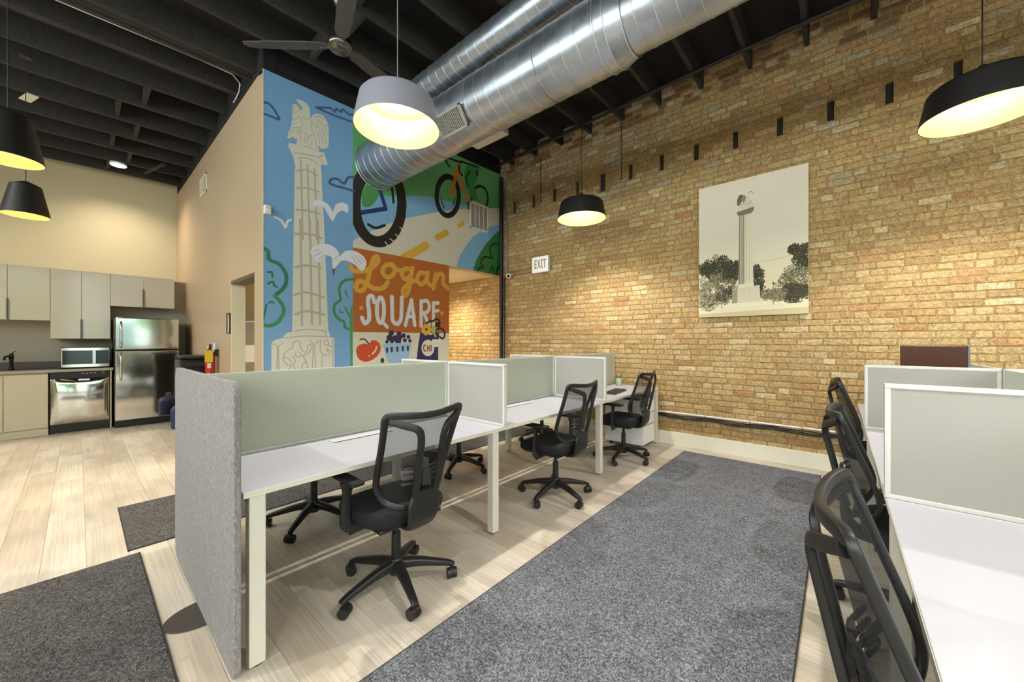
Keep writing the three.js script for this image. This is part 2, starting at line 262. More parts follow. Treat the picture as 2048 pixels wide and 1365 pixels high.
['S','#d9a441',6.4,[97.0,232.1,102.0,227.4,114.1,228.5,126.6,234.8,135.8,245.7,134.9,250.7,129.9,248.2,124.7,233.7,120.3,216.2,113.2,202.8,105.9,202.6,104.6,208.5,110.6,214.7,119.4,211.4,131.1,206.9,143.4,209.4,150.1,218.0]],
['S','#d9a441',6.4,[158.0,243.6,146.8,240.5,142.4,230.2,149.1,224.6,158.6,229.8,161.4,239.1,155.0,243.8,163.0,237.5,174.3,237.3]],
['S','#d9a441',6.7,[187.1,241.0,177.9,240.6,172.7,231.6,178.5,225.4,188.2,233.7,190.4,243.3,186.4,224.2,183.9,210.0,177.1,201.1,173.9,207.2,181.7,218.1,194.7,225.6]],
['S','#d9a441',6.9,[214.7,238.8,202.6,237.5,198.7,226.6,205.5,221.2,214.7,229.5,217.5,240.5,217.5,225.0,225.8,221.1]],
['S','#d9a441',7.2,[228.2,217.5,232.4,239.6,231.4,228.6,239.8,241.6,247.3,239.6,247.3,227.5,257.0,220.5]],
['S','#dfdde0',5.8,[130.2,188.3,126.9,196.5,122.6,195.3,121.1,187.6,122.6,174.1,122.0,163.9,116.7,159.5,112.7,166.5]],
['S','#dfdde0',5.9,[144.5,178.5,144.1,171.8,142.9,166.1,141.2,162.2,139.2,160.8,137.2,162.1,135.5,165.7,134.3,171.3,133.9,177.9,134.3,184.5,135.5,190.2,137.2,194.1,139.2,195.6,141.2,194.4,142.9,190.8,144.1,185.2,144.5,178.5]],
['L','#dfdde0',4.9,[141.8,163.0,149.1,155.4]],
['S','#dfdde0',6.1,[156.6,197.8,157.0,181.4,158.6,163.7,165.1,160.3,170.4,166.0,172.0,182.4,172.5,198.5]],
['L','#dfdde0',5.9,[178.5,159.0,188.6,196.1,194.3,159.5]],
['L','#dfdde0',4.8,[182.8,171.6,193.6,172.2]],
['L','#dfdde0',6.1,[205.5,158.9,205.5,196.0]],
['S','#dfdde0',5.8,[205.5,195.1,216.4,196.9,220.4,188.5,216.4,180.4,206.4,178.0]],
['L','#dfdde0',5.8,[210.5,178.2,219.9,160.3]],
['L','#dfdde0',5.9,[228.2,156.6,228.2,194.9,237.3,195.6]],
['L','#dfdde0',5.5,[228.2,181.7,237.3,183.7]],
['P','#e0aa48',0,[109.2,181.6,114.2,181.9,114.2,177.2,109.2,176.9]],
['P','#e0aa48',0,[241.8,182.3,247.4,183.1,247.4,177.0,241.8,176.7]],
['F','#e3e3ea',0,[48.6,242.9,53.6,249.9,60.9,253.3,70.7,254.7,79.2,250.8,84.3,244.1,90.4,250.0,102.0,252.6,114.1,248.1,119.0,240.5,116.7,232.5,112.3,228.2,102.0,235.3,93.7,238.1,85.6,236.8,80.8,231.3,75.6,225.3,74.2,231.8,73.8,238.8,68.4,241.0,62.4,236.9,58.0,230.8,53.3,234.7,49.3,239.6]],
['P','#7d4a3a',0,[74.2,225.5,78.0,226.1,75.6,215.5]],
['S','#a8a5a8',0.8,[52.1,242.8,58.0,246.1]],
['S','#a8a5a8',0.8,[53.6,237.7,60.9,243.6]],
['S','#a8a5a8',0.8,[58.0,234.7,65.4,241.3]],
['S','#a8a5a8',0.8,[102.0,247.6,112.3,237.7]],
['S','#a8a5a8',0.8,[98.7,244.6,108.8,234.7]],
['S','#a8a5a8',0.8,[107.1,248.5,116.7,240.9]],
['S','#a8a5a8',0.8,[76.9,237.8,80.8,242.4,84.3,243.8]],
['F','#d2502a',0,[104.7,123.7,107.5,129.6,114.5,132.6,121.7,132.2,126.8,136.7,132.7,136.3,138.8,130.7,138.8,122.3,133.5,114.8,123.9,109.6,116.6,108.6,108.2,112.9]],
['S','#2c3a2c',1.9,[110.3,138.0,115.2,138.7,118.8,136.3,121.7,132.6]],
['S','#ece4dc',2.1,[133.1,128.3,132.0,123.8,127.5,118.7]],
['F','#ece4dc',0,[121.8,116.5,123.5,116.8,123.9,115.4,122.3,115.2]],
['F','#3a3636',0,[144.8,109.1,144.6,107.8,143.9,106.6,143.0,105.9,142.0,105.7,140.9,106.0,140.0,106.8,139.4,108.0,139.2,109.3,139.4,110.7,140.0,111.8,140.9,112.5,142.0,112.7,143.0,112.4,143.9,111.6,144.6,110.5]],
['F','#332a55',0,[159.7,147.2,158.9,144.9,156.8,143.6,154.3,143.5,152.2,144.9,151.4,147.0,152.2,149.2,154.3,150.6,156.8,150.7,158.9,149.4]],
['F','#332a55',0,[171.8,146.3,171.0,144.2,169.0,142.9,166.5,142.8,164.6,144.1,163.8,146.1,164.6,148.2,166.5,149.5,169.0,149.6,171.0,148.3]],
['F','#332a55',0,[179.1,143.8,178.4,141.8,176.5,140.6,174.1,140.6,172.2,141.7,171.5,143.7,172.2,145.6,174.1,146.9,176.5,146.9,178.4,145.7]],
['F','#332a55',0,[186.7,142.0,186.1,140.3,184.4,139.2,182.4,139.2,180.8,140.3,180.1,141.9,180.8,143.6,182.4,144.6,184.4,144.6,186.1,143.6]],
['F','#332a55',0,[157.6,140.6,156.6,138.1,154.2,136.5,151.3,136.5,148.9,138.1,148.0,140.6,148.9,143.1,151.3,144.7,154.2,144.7,156.6,143.2]],
['F','#332a55',0,[166.5,140.0,165.6,137.4,163.1,135.8,160.1,135.8,157.7,137.4,156.8,139.9,157.7,142.5,160.1,144.1,163.1,144.1,165.6,142.5]],
['F','#332a55',0,[173.2,140.8,172.2,138.2,169.7,136.5,166.6,136.5,164.2,138.1,163.2,140.7,164.2,143.3,166.6,144.9,169.7,144.9,172.2,143.3]],
['F','#332a55',0,[180.8,137.1,180.2,135.3,178.5,134.3,176.4,134.3,174.7,135.3,174.0,137.1,174.7,138.8,176.4,139.9,178.5,139.9,180.2,138.8]],
['F','#332a55',0,[189.0,136.3,188.4,134.8,186.9,133.9,185.1,133.9,183.6,134.8,183.1,136.3,183.6,137.8,185.1,138.8,186.9,138.8,188.4,137.8]],
['F','#332a55',0,[151.5,134.9,151.0,133.5,149.6,132.6,148.0,132.6,146.7,133.5,146.2,134.9,146.7,136.3,148.0,137.2,149.6,137.2,151.0,136.3]],
['F','#332a55',0,[160.0,135.6,159.4,133.9,157.7,132.9,155.8,132.9,154.2,133.9,153.6,135.6,154.2,137.3,155.8,138.3,157.7,138.3,159.4,137.3]],
['F','#332a55',0,[171.5,135.6,170.6,133.0,168.1,131.4,165.0,131.4,162.5,133.0,161.6,135.6,162.5,138.2,165.0,139.8,168.1,139.8,170.6,138.2]],
['P','#9fc0dc',0,[142.6,132.0,147.3,132.8,188.7,133.3,189.1,129.9,187.3,128.5,183.4,110.2,182.6,104.3,153.6,105.2,149.6,107.8,146.5,117.9,144.1,127.1,142.8,127.9]],
['P','#20304f',0,[147.1,126.6,150.6,126.8,150.7,119.7,148.0,119.6]],
['P','#20304f',0,[154.4,127.2,157.9,127.5,158.0,120.3,155.3,120.2]],
['P','#20304f',0,[163.1,127.8,166.7,128.1,166.9,120.8,164.1,120.7]],
['P','#20304f',0,[172.0,128.5,175.7,128.7,175.9,121.3,173.0,121.2]],
['P','#20304f',0,[180.2,128.8,184.0,129.0,184.2,121.5,181.3,121.4]],
['P','#332a55',0,[203.9,148.6,206.6,149.8,223.6,145.0,235.3,144.4,237.3,139.6,237.3,105.5,197.5,108.3,200.2,128.7]],
['F','#e2dccf',0,[229.9,125.2,229.0,120.4,226.3,116.3,222.4,113.7,217.9,112.9,213.3,114.0,209.6,116.8,207.0,120.8,206.2,125.6,207.0,130.3,209.6,134.3,213.3,137.0,217.9,137.9,222.4,137.0,226.3,134.2,229.0,130.1]],
['S','#8d3f34',2.0,[213.1,129.4,211.3,129.8,210.2,127.1,210.3,122.4,212.0,120.8,214.3,122.0]],
['L','#8d3f34',1.9,[216.7,128.9,217.4,120.7]],
['L','#8d3f34',1.9,[220.9,128.9,220.9,120.7]],
['L','#8d3f34',1.6,[216.9,125.0,220.9,125.0]],
['L','#8d3f34',1.9,[223.8,129.1,224.1,120.6]],
['S','#26211e',3.2,[215.5,162.1,219.8,165.8,227.5,166.8,233.3,170.3,238.8,168.5,240.3,163.7,238.8,158.1]],
['S','#26211e',3.1,[234.3,153.9,243.4,155.8,249.5,150.2,249.5,142.9,245.4,140.0,240.3,142.4]],
['F','#241c1c',0,[240.0,161.7,239.7,160.2,238.8,158.8,237.4,157.9,235.8,157.6,234.2,157.8,232.9,158.7,232.0,159.9,231.7,161.4,232.0,163.0,232.9,164.3,234.2,165.2,235.8,165.6,237.4,165.3,238.8,164.5,239.7,163.2]],
['P','#332a55',0,[223.6,145.0,229.4,149.1,239.3,149.2,238.3,137.2,225.5,137.9]],
['F','#e4b64a',0,[224.7,153.3,223.6,150.8,220.9,149.8,218.2,150.7,217.1,153.2,218.2,155.6,220.9,156.7,223.6,155.8]],
['F','#e4b64a',0,[222.5,149.1,221.4,146.6,218.7,145.6,216.0,146.6,214.9,149.0,216.0,151.4,218.7,152.5,221.4,151.5]],
['F','#e4b64a',0,[217.5,148.0,216.4,145.5,213.7,144.5,211.1,145.5,210.0,147.9,211.1,150.3,213.7,151.3,216.4,150.4]],
['F','#e4b64a',0,[213.5,150.8,212.4,148.3,209.8,147.3,207.2,148.3,206.1,150.6,207.2,153.1,209.8,154.1,212.4,153.2]],
['F','#e4b64a',0,[213.5,155.4,212.4,152.9,209.8,151.9,207.2,152.8,206.1,155.2,207.2,157.6,209.8,158.7,212.4,157.8]],
['F','#e4b64a',0,[217.5,158.3,216.4,155.9,213.7,154.8,211.1,155.7,210.0,158.1,211.1,160.6,213.7,161.7,216.4,160.7]],
['F','#e4b64a',0,[222.5,157.5,221.4,155.0,218.7,153.9,216.0,154.8,214.9,157.2,216.0,159.7,218.7,160.8,221.4,159.9]],
['F','#2a2018',0,[216.9,153.9,216.4,152.7,215.0,152.2,213.7,152.6,213.1,153.8,213.7,155.1,215.0,155.6,216.4,155.1]],
['F','#a9bf6a',0,[225.5,158.5,229.4,160.2,232.4,154.7,230.4,149.1,233.3,144.3,232.4,140.3,229.4,144.3,225.5,151.4]]
];
// ---------------------------------------------------------------- the setting
const BZ = -5.13, MX = -4.735, BW = -1.32, KX = -10.23, FX = 5.0, SZ = 4.2, BACKX = -10.4;
const jy = (z) => 4.40 - 0.025 * z;             // underside of the roof joists, rising towards the brick wall

// floor: slab with planks laid along x
{
  const floor = struct('floor', box(BACKX, FX + 0.2, -0.2, -0.004, BZ - 0.3, SZ + 0.2), std('#a4977f', 0.9), 'pale oak plank floor');
  const tints = ['#d9d0c0', '#d4cab9', '#dbd3c4', '#d0c6b5', '#d7cebf', '#d9d0c0', '#cdc1af'].map((c) => std(c, 0.38, { map: plankMap, bumpMap: plankBump, bumpScale: 0.0007 }));
  const W = 0.182, LEN = 1.22, variants = [], rest = tints.map(() => []);
  const shape = (len) => { const g = new THREE.BufferGeometry(), e = 0.0005, c = 0.0010, x = len / 2 - e, z = W / 2 - e;
    const P = [[-x + c, 0, -z + c], [x - c, 0, -z + c], [x - c, 0, z - c], [-x + c, 0, z - c], [-x, -c, -z], [x, -c, -z], [x, -c, z], [-x, -c, z], [-x, -0.004, -z], [x, -0.004, -z], [x, -0.004, z], [-x, -0.004, z]];
    const q = []; const quad = (a, b, d, f) => q.push(a, f, d, a, d, b); quad(0, 1, 2, 3); for (let k = 0; k < 4; k++) { const n = (k + 1) % 4; quad(4 + k, 4 + n, n, k); quad(8 + k, 8 + n, 4 + n, 4 + k); }
    g.setAttribute('position', new THREE.Float32BufferAttribute(P.flat(), 3)); g.setIndex(q); const f = g.toNonIndexed(); f.computeVertexNormals(); return f; };
  for (let k = 0; k < 14; k++) variants.push(metric(shape(LEN), 1, 1, rr(0, 9), rr(0, 9)));
  const cand = [];
  const rows = Math.ceil((SZ - BZ) / W);
  for (let r = 0; r < rows; r++) {
    const z = BZ + W / 2 + r * W, off = (r * 0.437 + rr(0, 0.25)) % LEN;
    for (let x = BACKX - off; x < FX; x += LEN) cand.push({ x: x + LEN / 2, z, v: Math.floor(rnd() * 14), t: Math.floor(rnd() * tints.length) });
  }
  const seen = (c) => { const d = -0.6556 * c.x - 0.755 * c.z, l = 0.755 * c.x - 0.6556 * c.z; return d > 0.6 && Math.abs(l / d) < 1.42 && !(c.x < -9 || (c.x < -4.9 && c.z < -1.4)) && !(c.x > -1.35 && c.x < -0.25 && c.z < -0.4) && !(c.x < -3.6 && c.x > -4.3 && c.z < -0.5) ? d : 1e9; };
  cand.sort((a, b) => seen(a) - seen(b));
  cand.forEach((c, i) => {
    if (i < 300 && seen(c) < 1e9) { const p = part(i ? 'plank_' + String(i).padStart(3, '0') : 'plank', variants[c.v], tints[c.t], floor); p.position.set(c.x, 0, c.z); }
    else { const g = variants[c.v].clone(); g.translate(c.x, 0, c.z); rest[c.t].push(g); }
  });
  rest.forEach((list, k) => { if (list.length) { const o = part(k ? 'plank_field_' + String(k).padStart(3, '0') : 'plank_field', mergeGeometries(list), tints[k], floor); o.userData.kind = 'stuff'; } });
}

// brick wall: mortar slab with real slots (old joist pockets), bricks proud of it
const pockets = [];
for (let x = -4.40; x < 2.5; x += 0.4335) pockets.push([x, 3.76, 0.056, 0.21]);
{
  const s = new THREE.Shape([[-7.6, -0.1], [FX, -0.1], [FX, 4.9], [-7.6, 4.9]].map((p) => new THREE.Vector2(...p)));
  pockets[4][2] = 0.085; pockets[4][3] = 0.27; pockets[4][1] = 3.73;
  for (const [x, y, w, h] of pockets) s.holes.push(new THREE.Path([[x - w / 2, y - h / 2], [x - w / 2, y + h / 2], [x + w / 2, y + h / 2], [x + w / 2, y - h / 2]].map((p) => new THREE.Vector2(...p))));
  const slab = new THREE.ExtrudeGeometry(s, { depth: 0.12, bevelEnabled: false }); slab.translate(0, 0, BZ - 0.126);
  const wall = struct('wall_right', metric(slab), std('#c09d68', 0.9, { map: brickMap, bumpMap: brickBump, bumpScale: 0.004 }), 'old tan brick wall');
  part('wall_core', box(-7.6, FX, -0.1, 4.9, BZ - 0.4, BZ - 0.126), std('#c09d68', 0.9), wall);
  const H = 0.0555, P = 0.0685, kinds = [['#d9b880', 6], ['#d4b27a', 6], ['#dfc28c', 5], ['#cdaa74', 4], ['#d2a573', 1.6], ['#c49466', 0.5], ['#e6d0a2', 2.5], ['#c8a672', 2], ['#d6b684', 4]];
  const pale = [['#d0c2a6', 3], ['#c8b48e', 4], ['#d8cfbe', 2], ['#bb9f74', 3], ['#c8aa7c', 4]], darkTones = [['#8a6b4c', 2], ['#9b7a55', 2]];  // last list: darker tones for some bricks in the top rows
  const pick = (list) => { let t = rnd() * list.reduce((a, k) => a + k[1], 0); for (const k of list) if ((t -= k[1]) < 0) return k[0]; return list[0][0]; };
  const lib = {}, matBrick = std('#ffffff', 0.88, { map: brickMap, bumpMap: brickBump, bumpScale: 0.002, vertexColors: true });
  function brickGeo(len, color, v) {
    const key = len + color + v; if (lib[key]) return lib[key];
    const c = 0.004, d = 0.0015 + rnd() * 0.0045, j = () => rr(-0.003, 0.003), x = len / 2, y = H / 2, out = [[-x + j(), -y + j()], [x + j(), -y + j()], [x + j(), y + j()], [-x + j(), y + j()]];
    const ring = [[-x, -y], [0 + rr(-0.05, 0.05), -y + j()], [x, -y], [x, y], [0 + rr(-0.05, 0.05), y + j()], [-x, y]].map(([a, b], k) => [a + j(), b + j()]);
    const inn = ring.map(([a, b]) => [a - Math.sign(a) * c * (Math.abs(a) > x * 0.6 ? 1 : 0), b - Math.sign(b) * c]);
    const pos = [], tri = (a, b, e) => pos.push(...a, ...b, ...e), n = ring.length;
    const F = inn.map(([a, b]) => [a, b, d + rr(-0.0015, 0.0015)]), E = ring.map(([a, b]) => [a, b, d - 0.002]), B = ring.map(([a, b]) => [a, b, -0.004]), C = [0, 0, d + 0.001];
    for (let k = 0; k < n; k++) { const m = (k + 1) % n; tri(C, F[k], F[m]); tri(E[k], E[m], F[m]); tri(E[k], F[m], F[k]); tri(B[k], B[m], E[m]); tri(B[k], E[m], E[k]); }
    const g = new THREE.BufferGeometry(); g.setAttribute('position', new THREE.Float32BufferAttribute(pos, 3)); g.computeVertexNormals(); metric(g, 1, 1, rr(0, 9), rr(0, 9));
    const q = new THREE.Color(color), col = []; const k = rr(0.93, 1.07); for (let i = 0; i < pos.length / 3; i++) col.push(q.r * k, q.g * k, q.b * k); g.setAttribute('color', new THREE.Float32BufferAttribute(col, 3));
    return lib[key] = g;
  }
  const all = [];
  for (let r = 0; r * P < 4.8; r++) {
    const y = 0.02 + r * P + H / 2, header = r % 6 === 5; let x = -7.5 + (r % 2 ? 0.105 : 0) + rr(-0.03, 0.03);
    while (x < 4.75) {
      const len = header || rnd() < 0.14 ? 0.095 : rnd() < 0.15 ? 0.185 : 0.203, cx = x + len / 2;
      const blocked = pockets.some(([px, py, w, h]) => Math.abs(px - cx) < w / 2 + len / 2 && Math.abs(py - y) < h / 2 + H / 2);
      if (!blocked) { const up = Math.max(0, Math.min(1, (y - 2.9) / 1.2)) * (cx < -1.6 ? 0.95 : 0.25); const list = y > 4.42 && rnd() < 0.5 ? darkTones : rnd() < up ? pale : kinds; all.push({ x: cx, y: y + rr(-0.002, 0.002), len, color: pick(list), v: Math.floor(rnd() * 5) }); }
      x += len + 0.013 + rr(0, 0.006);
    }
  }
  const size = (b) => { const d = -0.6556 * b.x - 0.755 * BZ, l = 0.755 * b.x - 0.6556 * BZ, u = l / d, v = (b.y - 1.36) / d; return d > 0.5 && Math.abs(u) < 1.35 && Math.abs(v) < 0.9 && b.x > -4.6 && b.len > 0.15 ? d + (b.y < 0.8 ? 5 : 0) + (b.x > -1.35 && b.x < -0.22 && b.y > 1.6 && b.y < 3.3 ? 5 : 0) : 1e9; };
  all.sort((a, b) => size(a) - size(b));
  const rest = [];
  all.forEach((b, i) => { const g = brickGeo(b.len, b.color, b.v); if (i < 300) { const o = part(i ? 'brick_' + String(i).padStart(3, '0') : 'brick', g, matBrick, wall); o.position.set(b.x, b.y, BZ - 0.0045); } else { const c = g.clone(); c.translate(b.x, b.y, BZ - 0.0045); rest.push(c); } });
  part('brick_field', mergeGeometries(rest), matBrick, wall).userData.kind = 'stuff';
  for (const [x, y, w, h] of pockets) part('joist_stub', box(x - w * 0.42, x + w * 0.42, y - h / 2, y + h * 0.47, BZ - 0.12, BZ - 0.035), M.joist, wall);
}
// trim along the brick wall
struct('baseboard_right', metric(rbox(-4.3, FX, 0, 0.172, BZ + 0.006, BZ + 0.026, 0.004)), M.trim, 'white baseboard under the brick wall');

// mural wall with the header over the passage
{
  const L = (z) => BW - z, top0 = 4.33, top1 = 4.44;
  const s = new THREE.Shape([[0, 0], [L(-3.91), 0], [L(-3.91), 2.57], [L(BZ - 0.02), 2.57], [L(BZ - 0.02), top1], [0, top0]].map((p) => new THREE.Vector2(...p)));
  const g = new THREE.ExtrudeGeometry(s, { depth: 0.14, bevelEnabled: false });
  const S = 4.4, cw = 1690, ch = 2020, cv = document.createElement('canvas'); cv.width = cw; cv.height = ch; const c = cv.getContext('2d');
  c.fillStyle = '#6f9fcb'; c.fillRect(0, 0, cw, ch); c.lineCap = 'round'; c.lineJoin = 'round';
  for (const [k, color, w, flat] of MURAL) {
    let pts = []; for (let i = 0; i < flat.length; i += 2) pts.push([flat[i] * S, ch - flat[i + 1] * S]);
    if (k === 'F' || (k === 'S' && pts.length > 2)) pts = new THREE.CatmullRomCurve3(pts.map((p) => V(p[0], p[1], 0)), k === 'F', 'centripetal').getPoints(pts.length * 8).map((p) => [p.x, p.y]);
    c.beginPath(); pts.forEach((p, i) => (i ? c.lineTo(...p) : c.moveTo(...p)));
    if (w) { c.strokeStyle = color; c.lineWidth = w * S; c.stroke(); } else { c.closePath(); c.fillStyle = color; c.fill(); }
  }
  const t = new THREE.CanvasTexture(cv); t.colorSpace = THREE.SRGBColorSpace; t.repeat.set(100 * S / cw, 100 * S / ch); t.wrapS = t.wrapT = THREE.ClampToEdgeWrapping;
  g.rotateY(Math.PI / 2); g.translate(MX - 0.14, 0, BW);
  const wall = struct('wall_mural', g, [std('#ffffff', 0.55, { map: t }), M.beige], 'painted mural wall');
}
// beige wall with the doorway, room behind, passage behind the mural
{
  const s = new THREE.Shape([[KX, 0], [-6.02, 0], [-6.02, 2.145], [-5.04, 2.145], [-5.04, 0], [MX - 0.14, 0], [MX - 0.14, 4.33], [KX, 4.33]].map((p) => new THREE.Vector2(...p)));
  const g = new THREE.ExtrudeGeometry(s, { depth: 0.13, bevelEnabled: false }); g.translate(0, 0, BW - 0.13);
  struct('wall_beige', metric(g), M.beige, 'beige wall beside the kitchen');
  part('corner_bead', box(MX - 0.004, MX + 0.004, 0, 4.33, BW - 0.004, BW + 0.004), M.cream, scene.getObjectByName('wall_beige'));
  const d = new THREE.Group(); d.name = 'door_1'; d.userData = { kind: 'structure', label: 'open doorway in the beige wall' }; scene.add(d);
  part('head_jamb', box(-6.02, -5.04, 2.10, 2.145, BW - 0.15, BW + 0.004), std('#5d5344', 0.6), d);  // shade under the door head put into its darker colour
  part('side_jamb', box(-6.03, -6.005, 0, 2.10, BW - 0.15, BW + 0.003), M.cream, d);
  part('door_leaf', rbox(-5.10, -5.06, 0.01, 2.09, BW - 1.0, BW - 0.13, 0.003), M.cream, d);
  part('door_closer', box(-5.16, -5.10, 2.02, 2.08, BW - 0.3, BW - 0.14), M.black, d);
  struct('wall_room_end', box(-8.15, -8.0, 0, 2.6, -3.75, BW - 0.13), M.cream, 'cream end wall of the side room');
  struct('wall_room_back', box(-8.15, MX - 0.14, 0, 2.6, -3.9, -3.75), M.cream, 'cream wall between side room and passage');
  struct('ceiling_room', box(-9.6, MX - 0.14, 2.57, 2.65, BZ, BW - 0.13), M.cream, 'low ceiling over side room and passage');
  struct('wall_passage_end', box(-7.6, -7.5, 0, 2.57, BZ, -3.9), M.cream, 'end wall of the passage');
}
struct('wall_kitchen', metric(box(BACKX, KX, 0, 4.9, BW - 0.13, SZ)), M.kitchenWall, 'cream wall above the kitchen cabinets');
struct('wall_kitchen_chase', metric(box(KX, -9.24, 0, 2.455, BW, 2.6)), M.taupe, 'taupe furred-out wall behind the kitchen');
{   // side wall with high windows
  const s = new THREE.Shape([[BACKX, 0], [FX, 0], [FX, 4.9], [BACKX, 4.9]].map((p) => new THREE.Vector2(...p))), wins = [[-6.6, -4.2], [-3.6, -1.2], [-0.6, 1.8], [2.3, 4.6]];
  for (const [a, b] of wins) s.holes.push(new THREE.Path([[a, 2.3], [a, 4.2], [b, 4.2], [b, 2.3]].map((p) => new THREE.Vector2(...p))));
  const g = new THREE.ExtrudeGeometry(s, { depth: 0.2, bevelEnabled: false }); g.translate(0, 0, SZ);
  struct('wall_left', metric(g), M.kitchenWall, 'cream side wall with high windows');
  wins.forEach(([a, b], k) => {
    const w = new THREE.Group(); w.name = 'window_' + (k + 3); w.userData = { kind: 'structure', label: 'high side window' }; scene.add(w);
    for (const [x0, x1, y0, y1] of [[a, a + 0.05, 2.3, 4.2], [b - 0.05, b, 2.3, 4.2], [a, b, 2.3, 2.35], [a, b, 4.15, 4.2], [(a + b) / 2 - 0.025, (a + b) / 2 + 0.025, 2.3, 4.2]]) part('window_frame', box(x0, x1, y0, y1, SZ + 0.06, SZ + 0.13), M.black, w);
    part('pane', box(a, b, 2.3, 4.2, SZ + 0.09, SZ + 0.096), phy('#f4fbfa', 0.02, { transmission: 1, thickness: 0 }), w);
  });
}
// shop front with tall windows, behind the camera
{
  const s = new THREE.Shape([[BZ - 0.4, 0], [SZ + 0.2, 0], [SZ + 0.2, 4.9], [BZ - 0.4, 4.9]].map((p) => new THREE.Vector2(...p)));
  const wins = [[-2.05, 0.35], [0.55, 2.95]];
  for (const [a, b] of wins) s.holes.push(new THREE.Path([[a, 0.12], [a, 4.1], [b, 4.1], [b, 0.12]].map((p) => new THREE.Vector2(...p))));
  const g = new THREE.ExtrudeGeometry(s, { depth: 0.25, bevelEnabled: false }); g.rotateY(-Math.PI / 2); g.translate(FX + 0.25, 0, 0);
  struct('wall_front', metric(g), std('#8d6a4a', 0.85, { map: brickMap }), 'street wall with tall windows');
  wins.forEach(([a, b], k) => {
    const w = new THREE.Group(); w.name = 'window_' + (k + 1); w.userData = { kind: 'structure', label: 'tall shop window' }; scene.add(w);
    const bar = (z0, z1, y0, y1) => part('window_frame', box(FX + 0.08, FX + 0.16, y0, y1, z0, z1), M.black, w);
    bar(a, a + 0.06, 0.12, 4.1); bar(b - 0.06, b, 0.12, 4.1); bar(a, b, 0.12, 0.18); bar(a, b, 4.04, 4.1); bar((a + b) / 2 - 0.03, (a + b) / 2 + 0.03, 0.12, 4.1); bar(a, b, 2.9, 2.96);
    part('pane', box(FX + 0.115, FX + 0.121, 0.12, 4.1, a, b), phy('#f4fbfa', 0.02, { transmission: 1, thickness: 0 }), w);
  });
  struct('pavement', box(FX + 0.25, FX + 14, -0.25, -0.1, -14, 14), std('#8d8b86', 0.9), 'pavement outside the shop front');
  // across the street: a facade and street trees, mirrored in the steel and the glossy doors
  const b = thing('street_building', 'pale green-grey building across the street outside the shop window', 'building');
  part('facade', box(FX + 12, FX + 12.5, -0.1, 6.5, -14, 14), std('#a9b4b0', 0.8), b);
  for (let k = 0; k < 8; k++) for (const y of [0.9, 3.9]) { const w = part('window', box(FX + 11.96, FX + 12.02, y, y + 1.7, -12.6 + k * 3.4, -11.2 + k * 3.4), std('#566a70', 0.1), b); part('sill', box(FX + 11.9, FX + 12.02, y - 0.1, y, -12.7 + k * 3.4, -11.1 + k * 3.4), M.paper, w); }
  const tr = thing('street_tree', 'leafy street tree standing outside the shop window', 'tree', 'street trees', [FX + 6, -0.1, -3.4]);
  part('trunk', cyl(0.14, 0.09, 2.4, 0, 0, 0, 10), std('#5a4a3a', 0.9), tr);
  const lumps = []; for (let k = 0; k < 14; k++) { const g = new THREE.IcosahedronGeometry(rr(0.5, 0.85), 2), p = g.attributes.position; for (let i = 0; i < p.count; i++) { const q = 1 + 0.16 * Math.sin(p.getX(i) * 17 + k) * Math.sin(p.getY(i) * 15) * Math.cos(p.getZ(i) * 16); p.setXYZ(i, p.getX(i) * q, p.getY(i) * q, p.getZ(i) * q); } g.translate(rr(-0.9, 0.9), 2.6 + rr(-0.5, 1.3), rr(-0.9, 0.9)); lumps.push(g); }
  part('crown', merge(lumps), std('#5f8a58', 0.9), tr);
  copy(tr, [FX + 5.6, -0.1, 1.6], 1.3, 'leafy street tree further along the pavement outside');
}
// roof deck with joists
{
  const slope = (g) => { const p = g.attributes.position; for (let i = 0; i < p.count; i++) p.setY(i, p.getY(i) + jy(p.getZ(i))); g.computeVertexNormals(); return g; };
  const deck = struct('ceiling', metric(slope(box(BACKX, FX + 0.25, 0.25, 0.35, BZ - 0.3, SZ + 0.15))), M.deck, 'black painted roof deck with exposed joists');
  const joist = (x, w = 0.045) => part('joist', metric(slope(box(x - w / 2, x + w / 2, 0, 0.25, BZ - 0.1, SZ)), 1, 1, rr(0, 5), rr(0, 5)), M.joist, deck);
  for (let x = -9.88; x < -5.5; x += 0.602) joist(x, Math.abs(x + 5.67) < 0.1 ? 0.09 : 0.045);
  for (let x = -4.42; x < FX; x += 0.52) joist(x);
  for (const [x0, x1, y0] of [[-5.22, -5.17, -0.02], [-5.16, -5.11, 0.0], [-5.10, -5.05, 0.0], [-5.04, -4.99, -0.02]]) part('beam_ply', metric(slope(box(x0, x1, y0, 0.25, BZ - 0.1, SZ))), M.joist, deck);
  const block = (x, z) => part('blocking', metric(slope(box(x + 0.023, x + 0.579, 0.03, 0.22, z - 0.02, z + 0.02))), M.joist, deck);
  [-9.88, -9.278, -8.676, -8.074, -7.472, -6.87].forEach((x, k) => block(x, -0.35 - (k % 2) * 0.22));
  for (let k = 0; k < 5; k++) part('blocking', metric(slope(box(-4.40 + k * 0.52, -3.92 + k * 0.52, 0.03, 0.22, -1.72 - (k % 2) * 0.1, -1.68 - (k % 2) * 0.1))), M.joist, deck);
  part('diagonal_brace', sweep([[-9.55, jy(-0.9) - 0.0, -0.80, 0.05, 0.04], [-8.80, jy(-0.9) - 0.0, -0.98, 0.05, 0.04]]), M.joist, deck);
  // filler between wall tops and joists
  struct('trim_1', box(KX, MX, 4.33, 4.70, BW - 0.13, BW - 0.01), M.deck, 'black filler above the beige wall');
  struct('trim_2', box(MX - 0.135, MX - 0.012, 4.30, 4.78, BZ, BW), M.deck, 'black filler above the mural wall');
}
